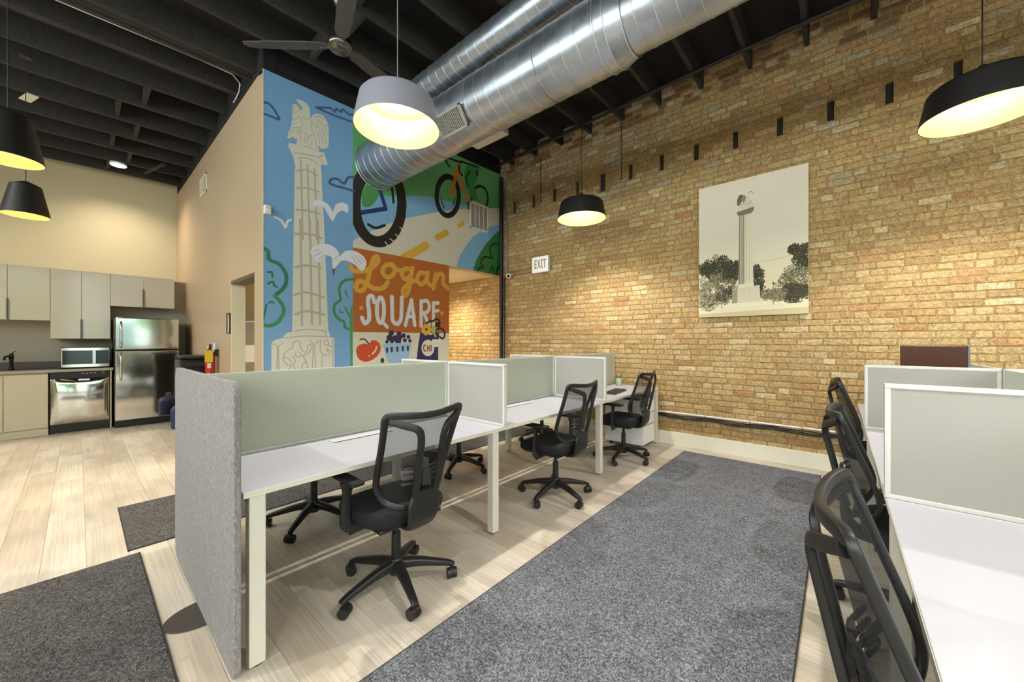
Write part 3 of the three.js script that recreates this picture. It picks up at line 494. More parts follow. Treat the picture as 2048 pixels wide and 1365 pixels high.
// ---------------------------------------------------------------- desks
function desk(x0, x1, zn, zf, o) {   // x0 = seat edge, x1 = edge at the screen; zn/zf = near and far end
  const t = thing('bench_desk', o.label, 'desk', o.group), lo = Math.min(x0, x1), hi = Math.max(x0, x1), s = Math.sign(x1 - x0);
  part('desk_top', rbox(lo, hi, 0.717, 0.742, zf + 0.003, zn - 0.003, 0.003), M.whiteTop, t);
  part('edge_band', box(Math.min(x0, x0 - s * 0.0012), Math.max(x0, x0 - s * 0.0012), 0.718, 0.741, zf + 0.004, zn - 0.004), M.edgeBand, t);
  for (const z of o.legs) {
    part('leg', rbox(Math.min(x0 + s * 0.005, x0 + s * 0.06), Math.max(x0 + s * 0.005, x0 + s * 0.06), 0.012, 0.717, z - 0.03, z + 0.03, 0.004), M.legPaint, t);
    part('foot_glide', cyl(0.016, 0.016, 0.012, x0 + s * 0.033, 0, z, 12), M.black, t);
    part('cross_rail', box(Math.min(x0 + s * 0.06, x1), Math.max(x0 + s * 0.06, x1), 0.677, 0.717, z - 0.025, z + 0.025), M.legPaint, t);
  }
  part('apron_rail', box(Math.min(x0 + s * 0.10, x0 + s * 0.14), Math.max(x0 + s * 0.10, x0 + s * 0.14), 0.685, 0.717, zf + 0.02, zn - 0.02), M.legPaint, t);
  const c = (zn + zf) / 2, fx = x1 - s * 0.11;
  const flap = part('cable_flap', rbox(Math.min(fx, fx + s * 0.075), Math.max(fx, fx + s * 0.075), 0.742, 0.746, c - 0.2, c + 0.2, 0.0015), std('#c9cacb', 0.4), t);
  part('flap_slot', box(Math.min(fx - s * 0.008, fx), Math.max(fx - s * 0.008, fx), 0.7415, 0.7428, c - 0.2, c + 0.2), M.black, flap);
  return t;
}
function screen(x, zn, zf, label, group) {   // frosted glass along the bench
  const t = thing('frosted_screen', label, 'glass screen', group);
  part('glass', rbox(x - 0.005, x + 0.005, 0.752, 1.19, zf + 0.012, zn - 0.012, 0.002), M.frosted, t);
  part('bottom_rail', box(x - 0.014, x + 0.014, 0.735, 0.755, zf + 0.012, zn - 0.012), M.alu, t);
  part('end_post', box(x - 0.009, x + 0.009, 0.742, 1.192, zn - 0.012, zn - 0.002), M.divFrame, t);
  part('end_post', box(x - 0.009, x + 0.009, 0.742, 1.192, zf + 0.002, zf + 0.012), M.divFrame, t);
  return t;
}
function divider(x0, x1, z, label, group) {
  const t = thing('desk_divider', label, 'divider', group), lo = Math.min(x0, x1), hi = Math.max(x0, x1);
  part('fabric_panel', metric(box(lo + 0.014, hi - 0.014, 0.758, 1.176, z - 0.011, z + 0.011)), M.divPanel, t);
  part('frame_rail', rbox(lo, hi, 1.174, 1.192, z - 0.015, z + 0.015, 0.003), M.divFrame, t);
  part('frame_rail', rbox(lo, hi, 0.7425, 0.760, z - 0.015, z + 0.015, 0.003), M.divFrame, t);
  part('frame_post', rbox(lo, lo + 0.018, 0.760, 1.174, z - 0.015, z + 0.015, 0.003), M.divFrame, t);
  part('frame_post', rbox(hi - 0.018, hi, 0.760, 1.174, z - 0.015, z + 0.015, 0.003), M.divFrame, t);
  return t;
}
const LB = { f: -1.82, fc: -2.425, c: -2.46, bc: -2.495, b: -3.12, z: [-0.435, -1.995, -3.55, -5.085], legs: [-0.49, -1.93, -3.49, -5.05] };
const RB = { f: 0.14, fc: 0.715, c: 0.75, bc: 0.785, b: 1.36, z: [-0.53, -2.08, -3.63, -5.06], legs: [-0.59, -2.01, -3.56, -5.02] };
const where = ['next to the grey felt end panel', 'in the middle of the left bench', 'against the brick wall, with drawers under it'], whereR = ['in front of the near grey divider', 'between the two grey dividers', 'against the brick wall with the brown screen on it'];
for (let k = 0; k < 3; k++) {
  const zl = LB.z, zr = RB.z, legs = (a) => (k === 0 ? [a[0], a[1]] : [a[k + 1]]);
  desk(LB.f, LB.fc, zl[k], zl[k + 1], { legs: legs(LB.legs), label: 'white desk facing the aisle carpet, ' + where[k], group: 'white bench desks' });
  desk(LB.b, LB.bc, zl[k], zl[k + 1], { legs: legs(LB.legs), label: ['white desk behind the frosted screen, ' + where[0], 'white desk behind the frosted screen, in the middle of the left bench', 'white desk behind the frosted screen, against the brick wall'][k], group: 'white bench desks' });
  desk(RB.f, RB.fc, zr[k], zr[k + 1], { legs: legs(RB.legs), label: 'white desk of the right bench, ' + whereR[k], group: 'white bench desks' });
  desk(RB.b, RB.bc, zr[k], zr[k + 1], { legs: legs(RB.legs), label: 'white desk on the far side of the right bench, ' + ['opposite the near desk', 'opposite the middle desk', 'behind the brown screen'][k], group: 'white bench desks' });
  screen(LB.c, zl[k], zl[k + 1], 'frosted glass screen along the left bench, ' + ['starting at the felt end panel', 'between the two grey dividers', 'ending at the brick wall beside the pencil cup'][k], 'frosted bench screens');
  screen(RB.c, zr[k], zr[k + 1], 'frosted glass screen along the right bench, ' + ['in front of the near divider', 'between the two dividers', 'ending at the brick wall'][k], 'frosted bench screens');
}
divider(LB.f + 0.005, LB.c + 0.012, -2.02, 'grey desk divider on the left bench, first after the felt end panel', 'grey desk dividers');
divider(LB.f + 0.005, LB.c + 0.012, -3.575, 'grey desk divider on the left bench, nearer the brick wall', 'grey desk dividers');
divider(LB.b - 0.005, LB.c - 0.012, -2.02, 'desk divider behind the frosted screens, first after the felt panel', 'grey desk dividers');
divider(LB.b - 0.005, LB.c - 0.012, -3.575, 'desk divider behind the frosted screens, nearer the brick wall', 'grey desk dividers');
divider(RB.f - 0.005, RB.c - 0.012, -2.10, 'large near grey divider standing on the right bench', 'grey desk dividers');
divider(RB.f - 0.005, RB.c - 0.012, -3.65, 'grey divider on the right bench in front of the brown screen', 'grey desk dividers');
divider(RB.b + 0.005, RB.c + 0.012, -2.10, 'grey divider across the far side of the right bench, near end', 'grey desk dividers');
divider(RB.b + 0.005, RB.c + 0.012, -3.65, 'grey divider across the far side of the right bench, by the brick', 'grey desk dividers');

// felt end panel with its flat foot
{
  const t = thing('felt_panel', 'tall grey felt end panel with rounded corners at the end of the left bench', 'partition');
  const x0 = -3.165, x1 = -1.80, y0 = 0.006, y1 = 1.195, r = 0.085, s = new THREE.Shape();
  s.moveTo(x0 + r * 1.4, y0); s.lineTo(x1 - r * 0.6, y0); s.quadraticCurveTo(x1, y0, x1, y0 + r * 0.6); s.lineTo(x1, y1 - r); s.quadraticCurveTo(x1, y1, x1 - r, y1); s.lineTo(x0 + r, y1); s.quadraticCurveTo(x0, y1, x0, y1 - r); s.lineTo(x0, y0 + r * 1.4); s.quadraticCurveTo(x0, y0, x0 + r * 1.4, y0);
  const g = new THREE.ExtrudeGeometry(s, { depth: 0.015, bevelEnabled: true, bevelThickness: 0.006, bevelSize: 0.006, bevelOffset: -0.006, bevelSegments: 3, curveSegments: 16 }); g.translate(0, 0, -0.422);
  part('felt_slab', metric(g), M.felt, t);
  const f = new THREE.Shape(); f.absellipse(0, 0, 0.115, 0.15, 0, Math.PI * 2);
  const fg = new THREE.ExtrudeGeometry(f, { depth: 0.004, bevelEnabled: true, bevelThickness: 0.001, bevelSize: 0.002, bevelSegments: 1, curveSegments: 24 }); fg.rotateX(-Math.PI / 2); fg.translate(-2.40, 0.001, -0.41);
  part('foot_plate', fg, M.footBrown, t);
}

// ---------------------------------------------------------------- office chair
function makeChair(label, group) {   // faces +x
  const t = thing('office_chair', label, 'chair', group);
  const bc = (y) => -0.215 - 0.22 * (y - 0.5), bx = (y, z = 0) => bc(y) + (0.045 + 0.075 * Math.max(0, Math.min(1, (1.0 - y) / 0.4))) * (z / 0.21) ** 2;   // the edges wrap forward, more so low down
  const hw = (y) => (y < 0.63 ? 0.115 + 0.083 * Math.max(0, (y - 0.53) / 0.10) ** 0.6 : 0.198 + (y - 0.63) * 0.066);
  // seat: lofted cushion
  const rings = [], levels = [[0.415, 0.86], [0.425, 0.94], [0.44, 0.985], [0.465, 1.0], [0.485, 0.985], [0.498, 0.93], [0.503, 0.80], [0.500, 0.45]];
  for (const [y, k] of levels) { const ring = []; for (let j = 0; j < 40; j++) { const a = -j / 40 * Math.PI * 2, c = Math.cos(a), s = Math.sin(a), px = 0.235 * k * Math.sign(c) * Math.abs(c) ** 0.5, pz = (0.245 - 0.02 * (c < 0 ? -c : 0)) * k * Math.sign(s) * Math.abs(s) ** 0.5; ring.push(V(px + 0.035, y - (px > 0.1 ? (px - 0.1) * (px - 0.1) * 1.6 : 0), pz)); } rings.push(ring); }
  part('seat', skin(rings), M.cushion, t);
  part('seat_shell', rbox(-0.16, 0.21, 0.398, 0.420, -0.19, 0.19, 0.01), M.blackPlastic, t);
  // back frame loop
  const side = [[0.515, 0.05], [0.528, 0.115], [0.565, 0.168], [0.63, 0.198], [0.72, 0.208], [0.84, 0.213], [0.95, 0.222], [0.992, 0.226]], topz = [[1.006, 0.216], [1.004, 0.14], [0.996, 0.05]];
  const half = [...side, ...topz].map(([y, z]) => [y, z]), loop = [...half, ...half.slice().reverse().map(([y, z]) => [y, -z])];
  part('back_frame', sweep(loop.map(([y, z]) => [bx(y, z), y, z, 0.032, 0.022]), { closed: true, up: [1, 0.001, 0], seg: 4, power: 4.5 }), M.blackPlastic, t);
  { // mesh
    const nx = 12, ny = 16, pos = [], idx = [];
    for (let i = 0; i <= ny; i++) { const y = 0.545 + (0.995 - 0.545) * i / ny, w = Math.min(hw(y), 0.222) - 0.002; for (let j = 0; j <= nx; j++) { const z = -w + 2 * w * j / nx; pos.push(bx(y, z) + 0.008, y, z); } }
    for (let i = 0; i < ny; i++) for (let j = 0; j < nx; j++) { const a = i * (nx + 1) + j; idx.push(a, a + 1, a + nx + 1, a + 1, a + nx + 2, a + nx + 1); }
    const g = new THREE.BufferGeometry(); g.setAttribute('position', new THREE.Float32BufferAttribute(pos, 3)); g.setIndex(idx); g.computeVertexNormals();
    part('back_mesh', metric(g), M.mesh, t).userData.label = 'see-through black mesh';
  }
  // rear struts running from the top corners inwards and down to the hub
  for (const s of [-1, 1]) part('back_strut', sweep([[bx(0.985, 0.215) - 0.010, 0.984, s * 0.212, 0.030, 0.022], [bx(0.965, 0.16) - 0.022, 0.960, s * 0.155, 0.034, 0.022], [bc(0.93) - 0.026, 0.930, s * 0.088, 0.036, 0.022], [bc(0.89) - 0.032, 0.890, s * 0.070, 0.036, 0.022], [bc(0.75) - 0.034, 0.75, s * 0.066, 0.036, 0.022], [bc(0.62) - 0.034, 0.62, s * 0.062, 0.036, 0.022], [bc(0.5) - 0.03, 0.51, s * 0.055, 0.040, 0.024]], { up: [1, 0.01, 0], power: 4.5 }), M.blackPlastic, t);
  part('back_hub', sweep([[-0.268, 0.60, 0, 0.15, 0.016], [-0.262, 0.54, 0, 0.20, 0.034], [-0.25, 0.465, 0, 0.185, 0.044], [-0.215, 0.413, 0, 0.15, 0.038], [-0.05, 0.392, 0, 0.12, 0.03]], { up: [1, 1, 0], n: 14, seg: 6 }), M.blackPlastic, t);
  const lum = [];
  for (const y of [0.645, 0.672, 0.699, 0.726]) lum.push(sweep([[bx(y, 0.11) - 0.006, y, -0.11, 0.01, 0.014], [bx(y, 0) - 0.010, y - 0.004, 0, 0.01, 0.014], [bx(y, 0.11) - 0.006, y, 0.11, 0.01, 0.014]], { up: [0, 1, 0], n: 6 }));
  lum.push(box(bx(0.68) - 0.022, bx(0.68) - 0.008, 0.63, 0.735, -0.02, 0.02));
  part('lumbar_pad', merge(lum), M.plasticGrey, t);
  for (const s of [-1, 1]) {
    const arm = part('armrest', sweep([[0.02, 0.408, s * 0.14, 0.05, 0.02], [0.02, 0.404, s * 0.235, 0.055, 0.022], [0.02, 0.43, s * 0.272, 0.058, 0.024], [0.015, 0.52, s * 0.276, 0.05, 0.022], [0.01, 0.60, s * 0.272, 0.046, 0.022], [0.01, 0.648, s * 0.268, 0.085, 0.026]], { up: [1, 0.01, 0] }), M.blackPlastic, t);
    part('arm_pad', rbox(-0.10, 0.135, 0.648, 0.672, s * 0.266 - 0.034, s * 0.266 + 0.034, 0.011, 3), M.blackMatte, arm);
  }
  part('mechanism', rbox(-0.10, 0.10, 0.365, 0.400, -0.075, 0.075, 0.01), M.blackPlastic, t);
  part('lever', tube([[0.03, 0.38, -0.07], [0.03, 0.375, -0.20], [0.03, 0.37, -0.25]], 0.006), M.black, t);
  part('gas_lift', merge([cyl(0.026, 0.024, 0.16, 0, 0.14, 0), cyl(0.015, 0.015, 0.08, 0, 0.29, 0)]), M.black, t);
  part('base_hub', lathe([[0.001, 0.072], [0.036, 0.074], [0.04, 0.09], [0.036, 0.15], [0.028, 0.165], [0.001, 0.165]], 0, 0, 0, 24), M.blackPlastic, t);
  for (let k = 0; k < 5; k++) {
    const a = (k / 5) * Math.PI * 2 + 0.36, c = Math.cos(a), s = -Math.sin(a), at = (r) => [c * r, s * r];
    const P = [[0.02, 0.125, 0.058, 0.058], [0.12, 0.118, 0.052, 0.046], [0.22, 0.098, 0.042, 0.036], [0.295, 0.080, 0.036, 0.028], [0.317, 0.068, 0.034, 0.026]].map(([r, y, w, h]) => [at(r)[0], y, at(r)[1], w, h]);
    part('base_leg', sweep(P), M.blackPlastic, t);
    const cx = c * 0.305, cz = s * 0.305, wa = a + 0.9 + k * 1.3, cast = [];
    for (const d of [-0.017, 0.017]) { const g = new THREE.CylinderGeometry(0.028, 0.028, 0.019, 20); g.rotateX(Math.PI / 2); g.translate(0.010, 0.0282, d); cast.push(g); }
    const hood = new THREE.CylinderGeometry(0.026, 0.026, 0.014, 18); hood.rotateX(Math.PI / 2); hood.translate(0.010, 0.033, 0); cast.push(hood, cyl(0.008, 0.008, 0.03, 0, 0.045, 0, 10));
    const cg = merge(cast); cg.rotateY(wa); cg.translate(cx, 0, cz);
    part('caster', cg, M.black, t);
  }
  return t;
}
const chair0 = makeChair('black mesh office chair at the desk beside the felt end panel, back to the carpet', 'black mesh office chairs');
chair0.position.set(-1.86, 0, -1.16); chair0.rotation.y = Math.PI;
for (const [pos, turn, label] of [
  [[-1.88, 0, -2.75], Math.PI + 0.0, 'black mesh office chair at the middle desk of the left bench, back to the carpet'],
  [[-1.88, 0, -4.13], Math.PI + 0.04, 'black mesh office chair in front of the white drawer pedestal by the brick wall'],
  [[-3.0, 0, -1.17], 0.06, 'black office chair behind the left bench, tucked in beside the felt panel'],
  [[-3.06, 0, -2.66], -0.15, 'black office chair behind the left bench at its middle desk'],
  [[-3.10, 0, -4.20], 0.1, 'black office chair behind the left bench at the desk by the brick wall'],
  [[0.29, 0, -1.12], 0.0, 'black mesh office chair pushed up to the near desk of the right bench'],
  [[0.28, 0, -2.56], 0.0, 'black mesh office chair at the right bench desk between the dividers'],
  [[0.275, 0, -4.20], 0.0, 'black mesh office chair at the right bench beside the brick wall'],
]) { const c = copy(chair0, pos, turn, label); if (pos[2] === -4.20 && pos[0] > 0) c.scale.y = 1.015; }   // that one is set higher

// ---------------------------------------------------------------- carpets
function carpet(x0, x1, z0, z1, label, m = M.carpetDimmed) { const t = thing('carpet', label, 'carpet'); part('pile', metric(rbox(x0 + 0.006, x1 - 0.006, 0.0005, 0.009, z0 + 0.006, z1 - 0.006, 0.003)), m, t);
  for (const [a, b, c, d] of [[x0, x0 + 0.008, z0, z1], [x1 - 0.008, x1, z0, z1], [x0, x1, z0, z0 + 0.008], [x0, x1, z1 - 0.008, z1]]) part('binding', box(a, b, 0.0005, 0.007, c, d), M.carpetEdge, t); }
carpet(-1.44, -0.135, -4.90, -0.42, 'long grey carpet runner in the aisle between the two benches', M.carpet);
carpet(-3.385, -0.30, -0.262, 1.10, 'grey carpet, coloured darker for the dim light, in front of the felt end panel');
carpet(-4.42, -3.46, -4.90, -0.21, 'grey carpet runner, coloured darker for the dim light, behind the left bench, below the mural');

// ---------------------------------------------------------------- things on and under the far desk
{
  const p = thing('drawer_pedestal', 'white three drawer pedestal under the far left desk by the brick wall', 'cabinet');
  part('body', rbox(-2.36, -1.862, 0.045, 0.60, -5.0, -4.62, 0.004), M.white, p);
  for (const [a, b] of [[0.05, 0.29], [0.297, 0.44], [0.447, 0.595]]) { const d = part('drawer', rbox(-1.864, -1.846, a, b, -4.998, -4.622, 0.003), M.white, p); part('pull_groove', box(-1.850, -1.845, b - 0.006, b - 0.001, -4.99, -4.63), M.plasticGrey, d); }
  for (const [x, z] of [[-2.3, -4.95], [-2.3, -4.67], [-1.92, -4.95], [-1.92, -4.67]]) part('caster', cyl(0.02, 0.02, 0.044, x, 0.0005, z, 12), M.black, p);
  const c = thing('pencil_cup', 'pale green pencil cup with dark pens on the far left desk', 'pencil cup', null, [-2.30, 0.742, -4.90]);
  part('cup', lathe([[0.001, 0.001], [0.040, 0.001], [0.043, 0.105], [0.039, 0.105], [0.037, 0.006], [0.001, 0.006]], 0, 0, 0, 6), std('#b9d8b4', 0.4), c);
  for (const [x, z, dx] of [[0.01, 0.01, 0.02], [-0.012, 0, -0.018], [0.004, -0.014, 0.008]]) part('pen', rod([x, 0.008, z], [x + dx, 0.15, z], 0.004), M.black, c);
  const k = thing('keyboard', 'dark keyboard on the far left desk beside the divider', 'keyboard', null, [-2.04, 0.742, -4.25], 0.15);
  part('case', rbox(-0.075, 0.075, 0.0, 0.016, -0.22, 0.22, 0.006), std('#3a362f', 0.5), k);
  const keys = []; for (let r = 0; r < 5; r++) for (let c2 = 0; c2 < 14; c2++) keys.push(box(-0.062 + r * 0.026, -0.041 + r * 0.026, 0.016, 0.022, -0.206 + c2 * 0.0297, -0.181 + c2 * 0.0297));
  part('key_field', merge(keys), M.plasticGrey, k).userData.kind = 'stuff';
  const n = thing('screen', 'dark glossy screen coloured brown for the mirrored brick, with grey bezel, behind the right bench dividers', 'monitor', null, [0.54, 0.743, -4.22], -0.03);
  part('panel', rbox(-0.178, 0.166, 0.16, 0.58, -0.02, 0.0, 0.004), std('#4a230f', 0.25), n);  // brown colour stands in for the brick mirrored in a dark screen
  part('bezel', rbox(0.162, 0.174, 0.155, 0.585, -0.022, 0.006, 0.003), std('#6e757c', 0.4), n);
  part('stand', rbox(-0.03, 0.03, 0.008, 0.2, -0.045, -0.022, 0.004), M.black, n); part('stand_foot', rbox(-0.11, 0.05, 0, 0.010, -0.11, 0.06, 0.004), M.black, n);
}
// ---------------------------------------------------------------- kitchen
{
  function wallCab(z0, z1, y0, doors, label, handles) {   // z0 < z1
    const t = thing('wall_cabinet', label, 'cabinet', 'glossy wall cabinets');
    part('carcass', box(-9.238, -8.922, y0, 2.455, z0 + 0.001, z1 - 0.001), M.cabinetSide, t);
    for (const [a, b] of doors) { const d = part('door', rbox(-8.92, -8.90, y0, 2.452, a + 0.002, b - 0.002, 0.002), M.cabinet, t); for (const h of handles) if (Math.abs(h - a) < 0.01 || Math.abs(h - b) < 0.01) { const zc = Math.abs(h - a) < 0.01 ? a + 0.004 : b - 0.012; part('edge_pull', box(-8.902, -8.888, y0 - 0.002, y0 + 0.30, zc, zc + 0.008), std('#77736c', 0.35, { metalness: 0.6 }), d); } }
  }
  wallCab(0.272, 1.04, 1.665, [[0.272, 0.656], [0.656, 1.04]], 'short glossy wall cabinet above the faucet', [0.656]);
  wallCab(-0.345, 0.272, 1.397, [[-0.345, -0.036], [-0.036, 0.272]], 'tall glossy wall cabinet above the microwave', [-0.036]);
  wallCab(-1.123, -0.345, 1.93, [[-1.123, -0.729], [-0.729, -0.345]], 'wide shallow wall cabinet above the refrigerator', [-0.729]);
  const bc = thing('base_cabinet', 'white base cabinet left of the dishwasher', 'cabinet');
  part('carcass', box(-9.238, -8.642, 0.10, 0.90, 0.282, 1.44), M.cabinetBase, bc); part('toe_kick', box(-9.2, -8.63, 0.001, 0.10, 0.282, 1.44), M.cabinetBase, bc);
  for (const [a, b] of [[0.285, 0.668], [0.674, 1.055], [1.061, 1.44]]) part('door', rbox(-8.64, -8.62, 0.108, 0.885, a, b, 0.002), M.cabinetBase, bc);
  const ct = thing('worktop', 'dark laminate kitchen worktop over the white base cabinets', 'worktop');
  part('slab', box(-9.238, -8.60, 0.905, 0.942, -0.362, 1.44), M.counter, ct); part('front_edge', rbox(-8.60, -8.594, 0.903, 0.944, -0.362, 1.44, 0.002), M.counterEdge, ct); solo('backsplash', rbox(-9.238, -9.215, 0.9425, 1.045, -0.362, 1.44, 0.003), M.counter, 'low dark backsplash strip on the wall behind the faucet and microwave', 'backsplash');
  const dw = thing('dishwasher', 'stainless steel dishwasher with black control strip under the worktop', 'dishwasher');
  part('tub', box(-9.2, -8.66, 0.12, 0.900, -0.328, 0.272), M.black, dw);
  const pts = []; for (let i = 0; i <= 12; i++) { const a = i / 12, y = 0.135 + 0.655 * a; pts.push(new THREE.Vector2(-8.645 + 0.022 * Math.sin(Math.PI * a) ** 0.5, y)); }
  { const rows = []; for (let i = 0; i <= 14; i++) { const a = i / 14, ring = []; for (let j = 0; j <= 20; j++) { const b = j / 20, z = -0.318 + 0.582 * b, e = 0.026 * (Math.sin(Math.PI * Math.min(1, Math.max(0, a))) ** 0.35) * (Math.sin(Math.PI * b) ** 0.35); ring.push([-8.650 + e, 0.135 + 0.66 * a, z]); } rows.push(ring); }
    const pos = rows.flat().flat(), idx = []; for (let i = 0; i < 14; i++) for (let j = 0; j < 20; j++) { const q = i * 21 + j; idx.push(q, q + 21, q + 1, q + 1, q + 21, q + 22); } const g = new THREE.BufferGeometry(); g.setAttribute('position', new THREE.Float32BufferAttribute(pos, 3)); g.setIndex(idx); g.computeVertexNormals(); part('door', metric(g), std('#c6c2ba', 0.3, { metalness: 1, roughnessMap: brushRough, side: THREE.DoubleSide }), dw); }
  const cs = part('control_strip', rbox(-8.66, -8.628, 0.805, 0.898, -0.325, 0.270, 0.006), M.black, dw);
  part('button_row', merge([-0.05, -0.09, -0.13, -0.17, -0.26].map((z) => box(-8.629, -8.626, 0.868, 0.876, z - 0.012, z + 0.012))), M.alu, cs);
  part('pocket_handle', rbox(-8.642, -8.622, 0.765, 0.795, -0.12, 0.0, 0.006), M.chrome, dw); part('kick_plate', box(-9.1, -8.66, 0.001, 0.12, -0.325, 0.270), M.black, dw);
  solo('end_panel', box(-9.2, -8.62, 0.001, 0.903, -0.345, -0.331), M.cabinetBase, 'narrow white panel between dishwasher and refrigerator', 'panel');
  const fr = thing('refrigerator', 'stainless steel refrigerator with top freezer beside the beige wall', 'refrigerator');
  part('body', rbox(-9.22, -8.535, 0.03, 1.72, -1.126, -0.372, 0.01), M.blackPlastic, fr);
  const fd = part('freezer_door', rbox(-8.532, -8.47, 1.222, 1.728, -1.126, -0.374, 0.014, 3), M.steel, fr), rd = part('fridge_door', rbox(-8.532, -8.47, 0.11, 1.208, -1.126, -0.374, 0.014, 3), M.steel, fr);
  for (const [d, y0, y1] of [[fd, 1.26, 1.66], [rd, 0.75, 1.17]]) part('handle', sweep([[-8.472, y0, -0.44, 0.03, 0.02], [-8.445, y0 + 0.03, -0.44, 0.03, 0.02], [-8.435, (y0 + y1) / 2, -0.44, 0.03, 0.018], [-8.445, y1 - 0.03, -0.44, 0.03, 0.02], [-8.472, y1, -0.44, 0.03, 0.02]], { up: [1, 0, 0] }), M.chrome, d);
  part('kick_grille', box(-9.1, -8.52, 0.0, 0.10, -1.12, -0.378), M.black, fr); part('badge', box(-8.471, -8.4685, 1.60, 1.607, -1.07, -0.99), M.chrome, fd);
  const mw = thing('microwave', 'stainless steel microwave oven standing on the worktop', 'microwave');
  part('case', rbox(-9.16, -8.765, 0.955, 1.262, -0.331, 0.17, 0.006), M.blackPlastic, mw); const mf = part('front_frame', rbox(-8.768, -8.75, 0.957, 1.260, -0.329, 0.168, 0.005), M.steel, mw);
  part('window_glass', rbox(-8.752, -8.747, 1.005, 1.215, -0.15, 0.155, 0.002), M.blackGlass, mf); part('keypad', rbox(-8.752, -8.747, 1.005, 1.215, -0.32, -0.18, 0.002), std('#1c2a2c', 0.2), mf);
  part('door_handle', rbox(-8.75, -8.735, 0.995, 1.225, -0.172, -0.158, 0.004), M.chrome, mf);
  for (const z of [-0.3, 0.14]) part('foot', box(-9.1, -8.8, 0.9425, 0.956, z - 0.015, z + 0.015), M.black, mw);
  const fa = thing('faucet', 'dark bronze kitchen faucet on the worktop', 'faucet', null, [-9.0, 0.9425, 0.63]);
  part('body', lathe([[0.001, 0], [0.03, 0], [0.03, 0.015], [0.02, 0.03], [0.019, 0.14], [0.026, 0.19], [0.018, 0.235], [0.001, 0.24]], 0, 0, 0, 20), M.bronze, fa); part('spout', tube([[0, 0.16, 0], [0.06, 0.20, 0.02], [0.13, 0.19, 0.045], [0.15, 0.15, 0.05]], 0.013), M.bronze, fa); part('lever', rod([0, 0.23, 0], [-0.02, 0.27, -0.03], 0.006), M.bronze, fa);
  // beside the refrigerator
  const jug = (pos, label) => { const t = thing('water_jug', label, 'water jug', 'blue water jugs', pos); part('bottle', lathe([[0.001, 0], [0.125, 0.0], [0.134, 0.02], [0.134, 0.10], [0.127, 0.11], [0.134, 0.12], [0.134, 0.20], [0.127, 0.21], [0.134, 0.22], [0.132, 0.29], [0.10, 0.34], [0.035, 0.37], [0.028, 0.40], [0.028, 0.42], [0.001, 0.42]], 0, 0, 0, 28), M.jugDark, t); part('cap', cyl(0.031, 0.031, 0.025, 0, 0.402, 0), M.alu, t); };
  jug([-7.80, 0.0005, -1.07], 'dark blue water jug on the floor in front of the refrigerator');
  const pr = thing('printer', 'black printer with sloping lid behind the felt end panel', 'printer', null, [-7.12, 0, -1.085]);
  part('stand', rbox(-0.2, 0.2, 0.0, 0.98, -0.14, 0.13, 0.01), M.blackMatte, pr); part('case', rbox(-0.22, 0.22, 0.98, 1.10, -0.17, 0.16, 0.02, 3), M.black, pr); part('lid', sweep([[-0.23, 1.12, -0.005, 0.34, 0.03], [0.0, 1.14, -0.005, 0.34, 0.04], [0.23, 1.125, -0.005, 0.33, 0.03]], { n: 12 }), M.blackPlastic, pr); part('paper_tray', rbox(0.2, 0.28, 1.02, 1.05, -0.11, 0.10, 0.008), M.plasticGrey, pr);
  const ex = thing('fire_extinguisher', 'red fire extinguisher with yellow tag on the beige wall', 'extinguisher', null, [-6.72, 0.90, -1.225]);
  part('cylinder', lathe([[0.001, 0], [0.052, 0.0], [0.056, 0.02], [0.056, 0.26], [0.04, 0.31], [0.018, 0.33], [0.018, 0.35], [0.001, 0.35]], 0, 0, 0, 24), M.red, ex); part('valve_handle', merge([box(-0.02, 0.02, 0.35, 0.38, -0.012, 0.012), box(-0.02, 0.09, 0.375, 0.388, -0.01, 0.01), box(-0.02, 0.10, 0.405, 0.416, -0.01, 0.01), box(-0.02, 0, 0.38, 0.41, -0.01, 0.01)]), M.black, ex); part('hose', tube([[-0.01, 0.36, 0], [-0.07, 0.34, 0.01], [-0.075, 0.2, 0.02], [-0.066, 0.06, 0.02]], 0.008), M.black, ex);
  part('inspection_tag', box(0.058, 0.061, 0.16, 0.33, -0.02, 0.07), M.yellow, ex); part('label_plate', box(0.05, 0.0575, 0.08, 0.15, 0.0, 0.04), M.paper, ex); part('wall_bracket', box(-0.02, 0.02, 0.24, 0.34, -0.094, -0.05), M.black, ex);
  const fm = thing('picture_frame', 'small dark framed notice on the beige wall by the doorway', 'frame'); part('frame', merge([box(-6.19, -6.05, 1.455, 1.47, BW + 0.001, BW + 0.02), box(-6.19, -6.05, 1.715, 1.73, BW + 0.001, BW + 0.02), box(-6.19, -6.175, 1.47, 1.715, BW + 0.001, BW + 0.02), box(-6.065, -6.05, 1.47, 1.715, BW + 0.001, BW + 0.02)]), M.footBrown, fm); part('sheet', box(-6.175, -6.065, 1.47, 1.715, BW + 0.001, BW + 0.008), M.cream, fm);
  const sw = (x0, x1, y0, y1, label) => { const t = thing('wall_switch', label, 'switch', 'wall plates'); part('plate', rbox(x0, x1, y0, y1, BW + 0.0005, BW + 0.008, 0.002), M.paper, t); part('rocker', rbox((x0 + x1) / 2 - 0.012, (x0 + x1) / 2 + 0.012, y0 + 0.03, y1 - 0.03, BW + 0.006, BW + 0.012, 0.002), M.white, t); };
  sw(-7.02, -6.88, 1.20, 1.33, 'pale switch plate on the beige wall above the extinguisher'); sw(-7.40, -7.32, 1.16, 1.29, 'single pale switch plate on the beige wall beside the refrigerator');
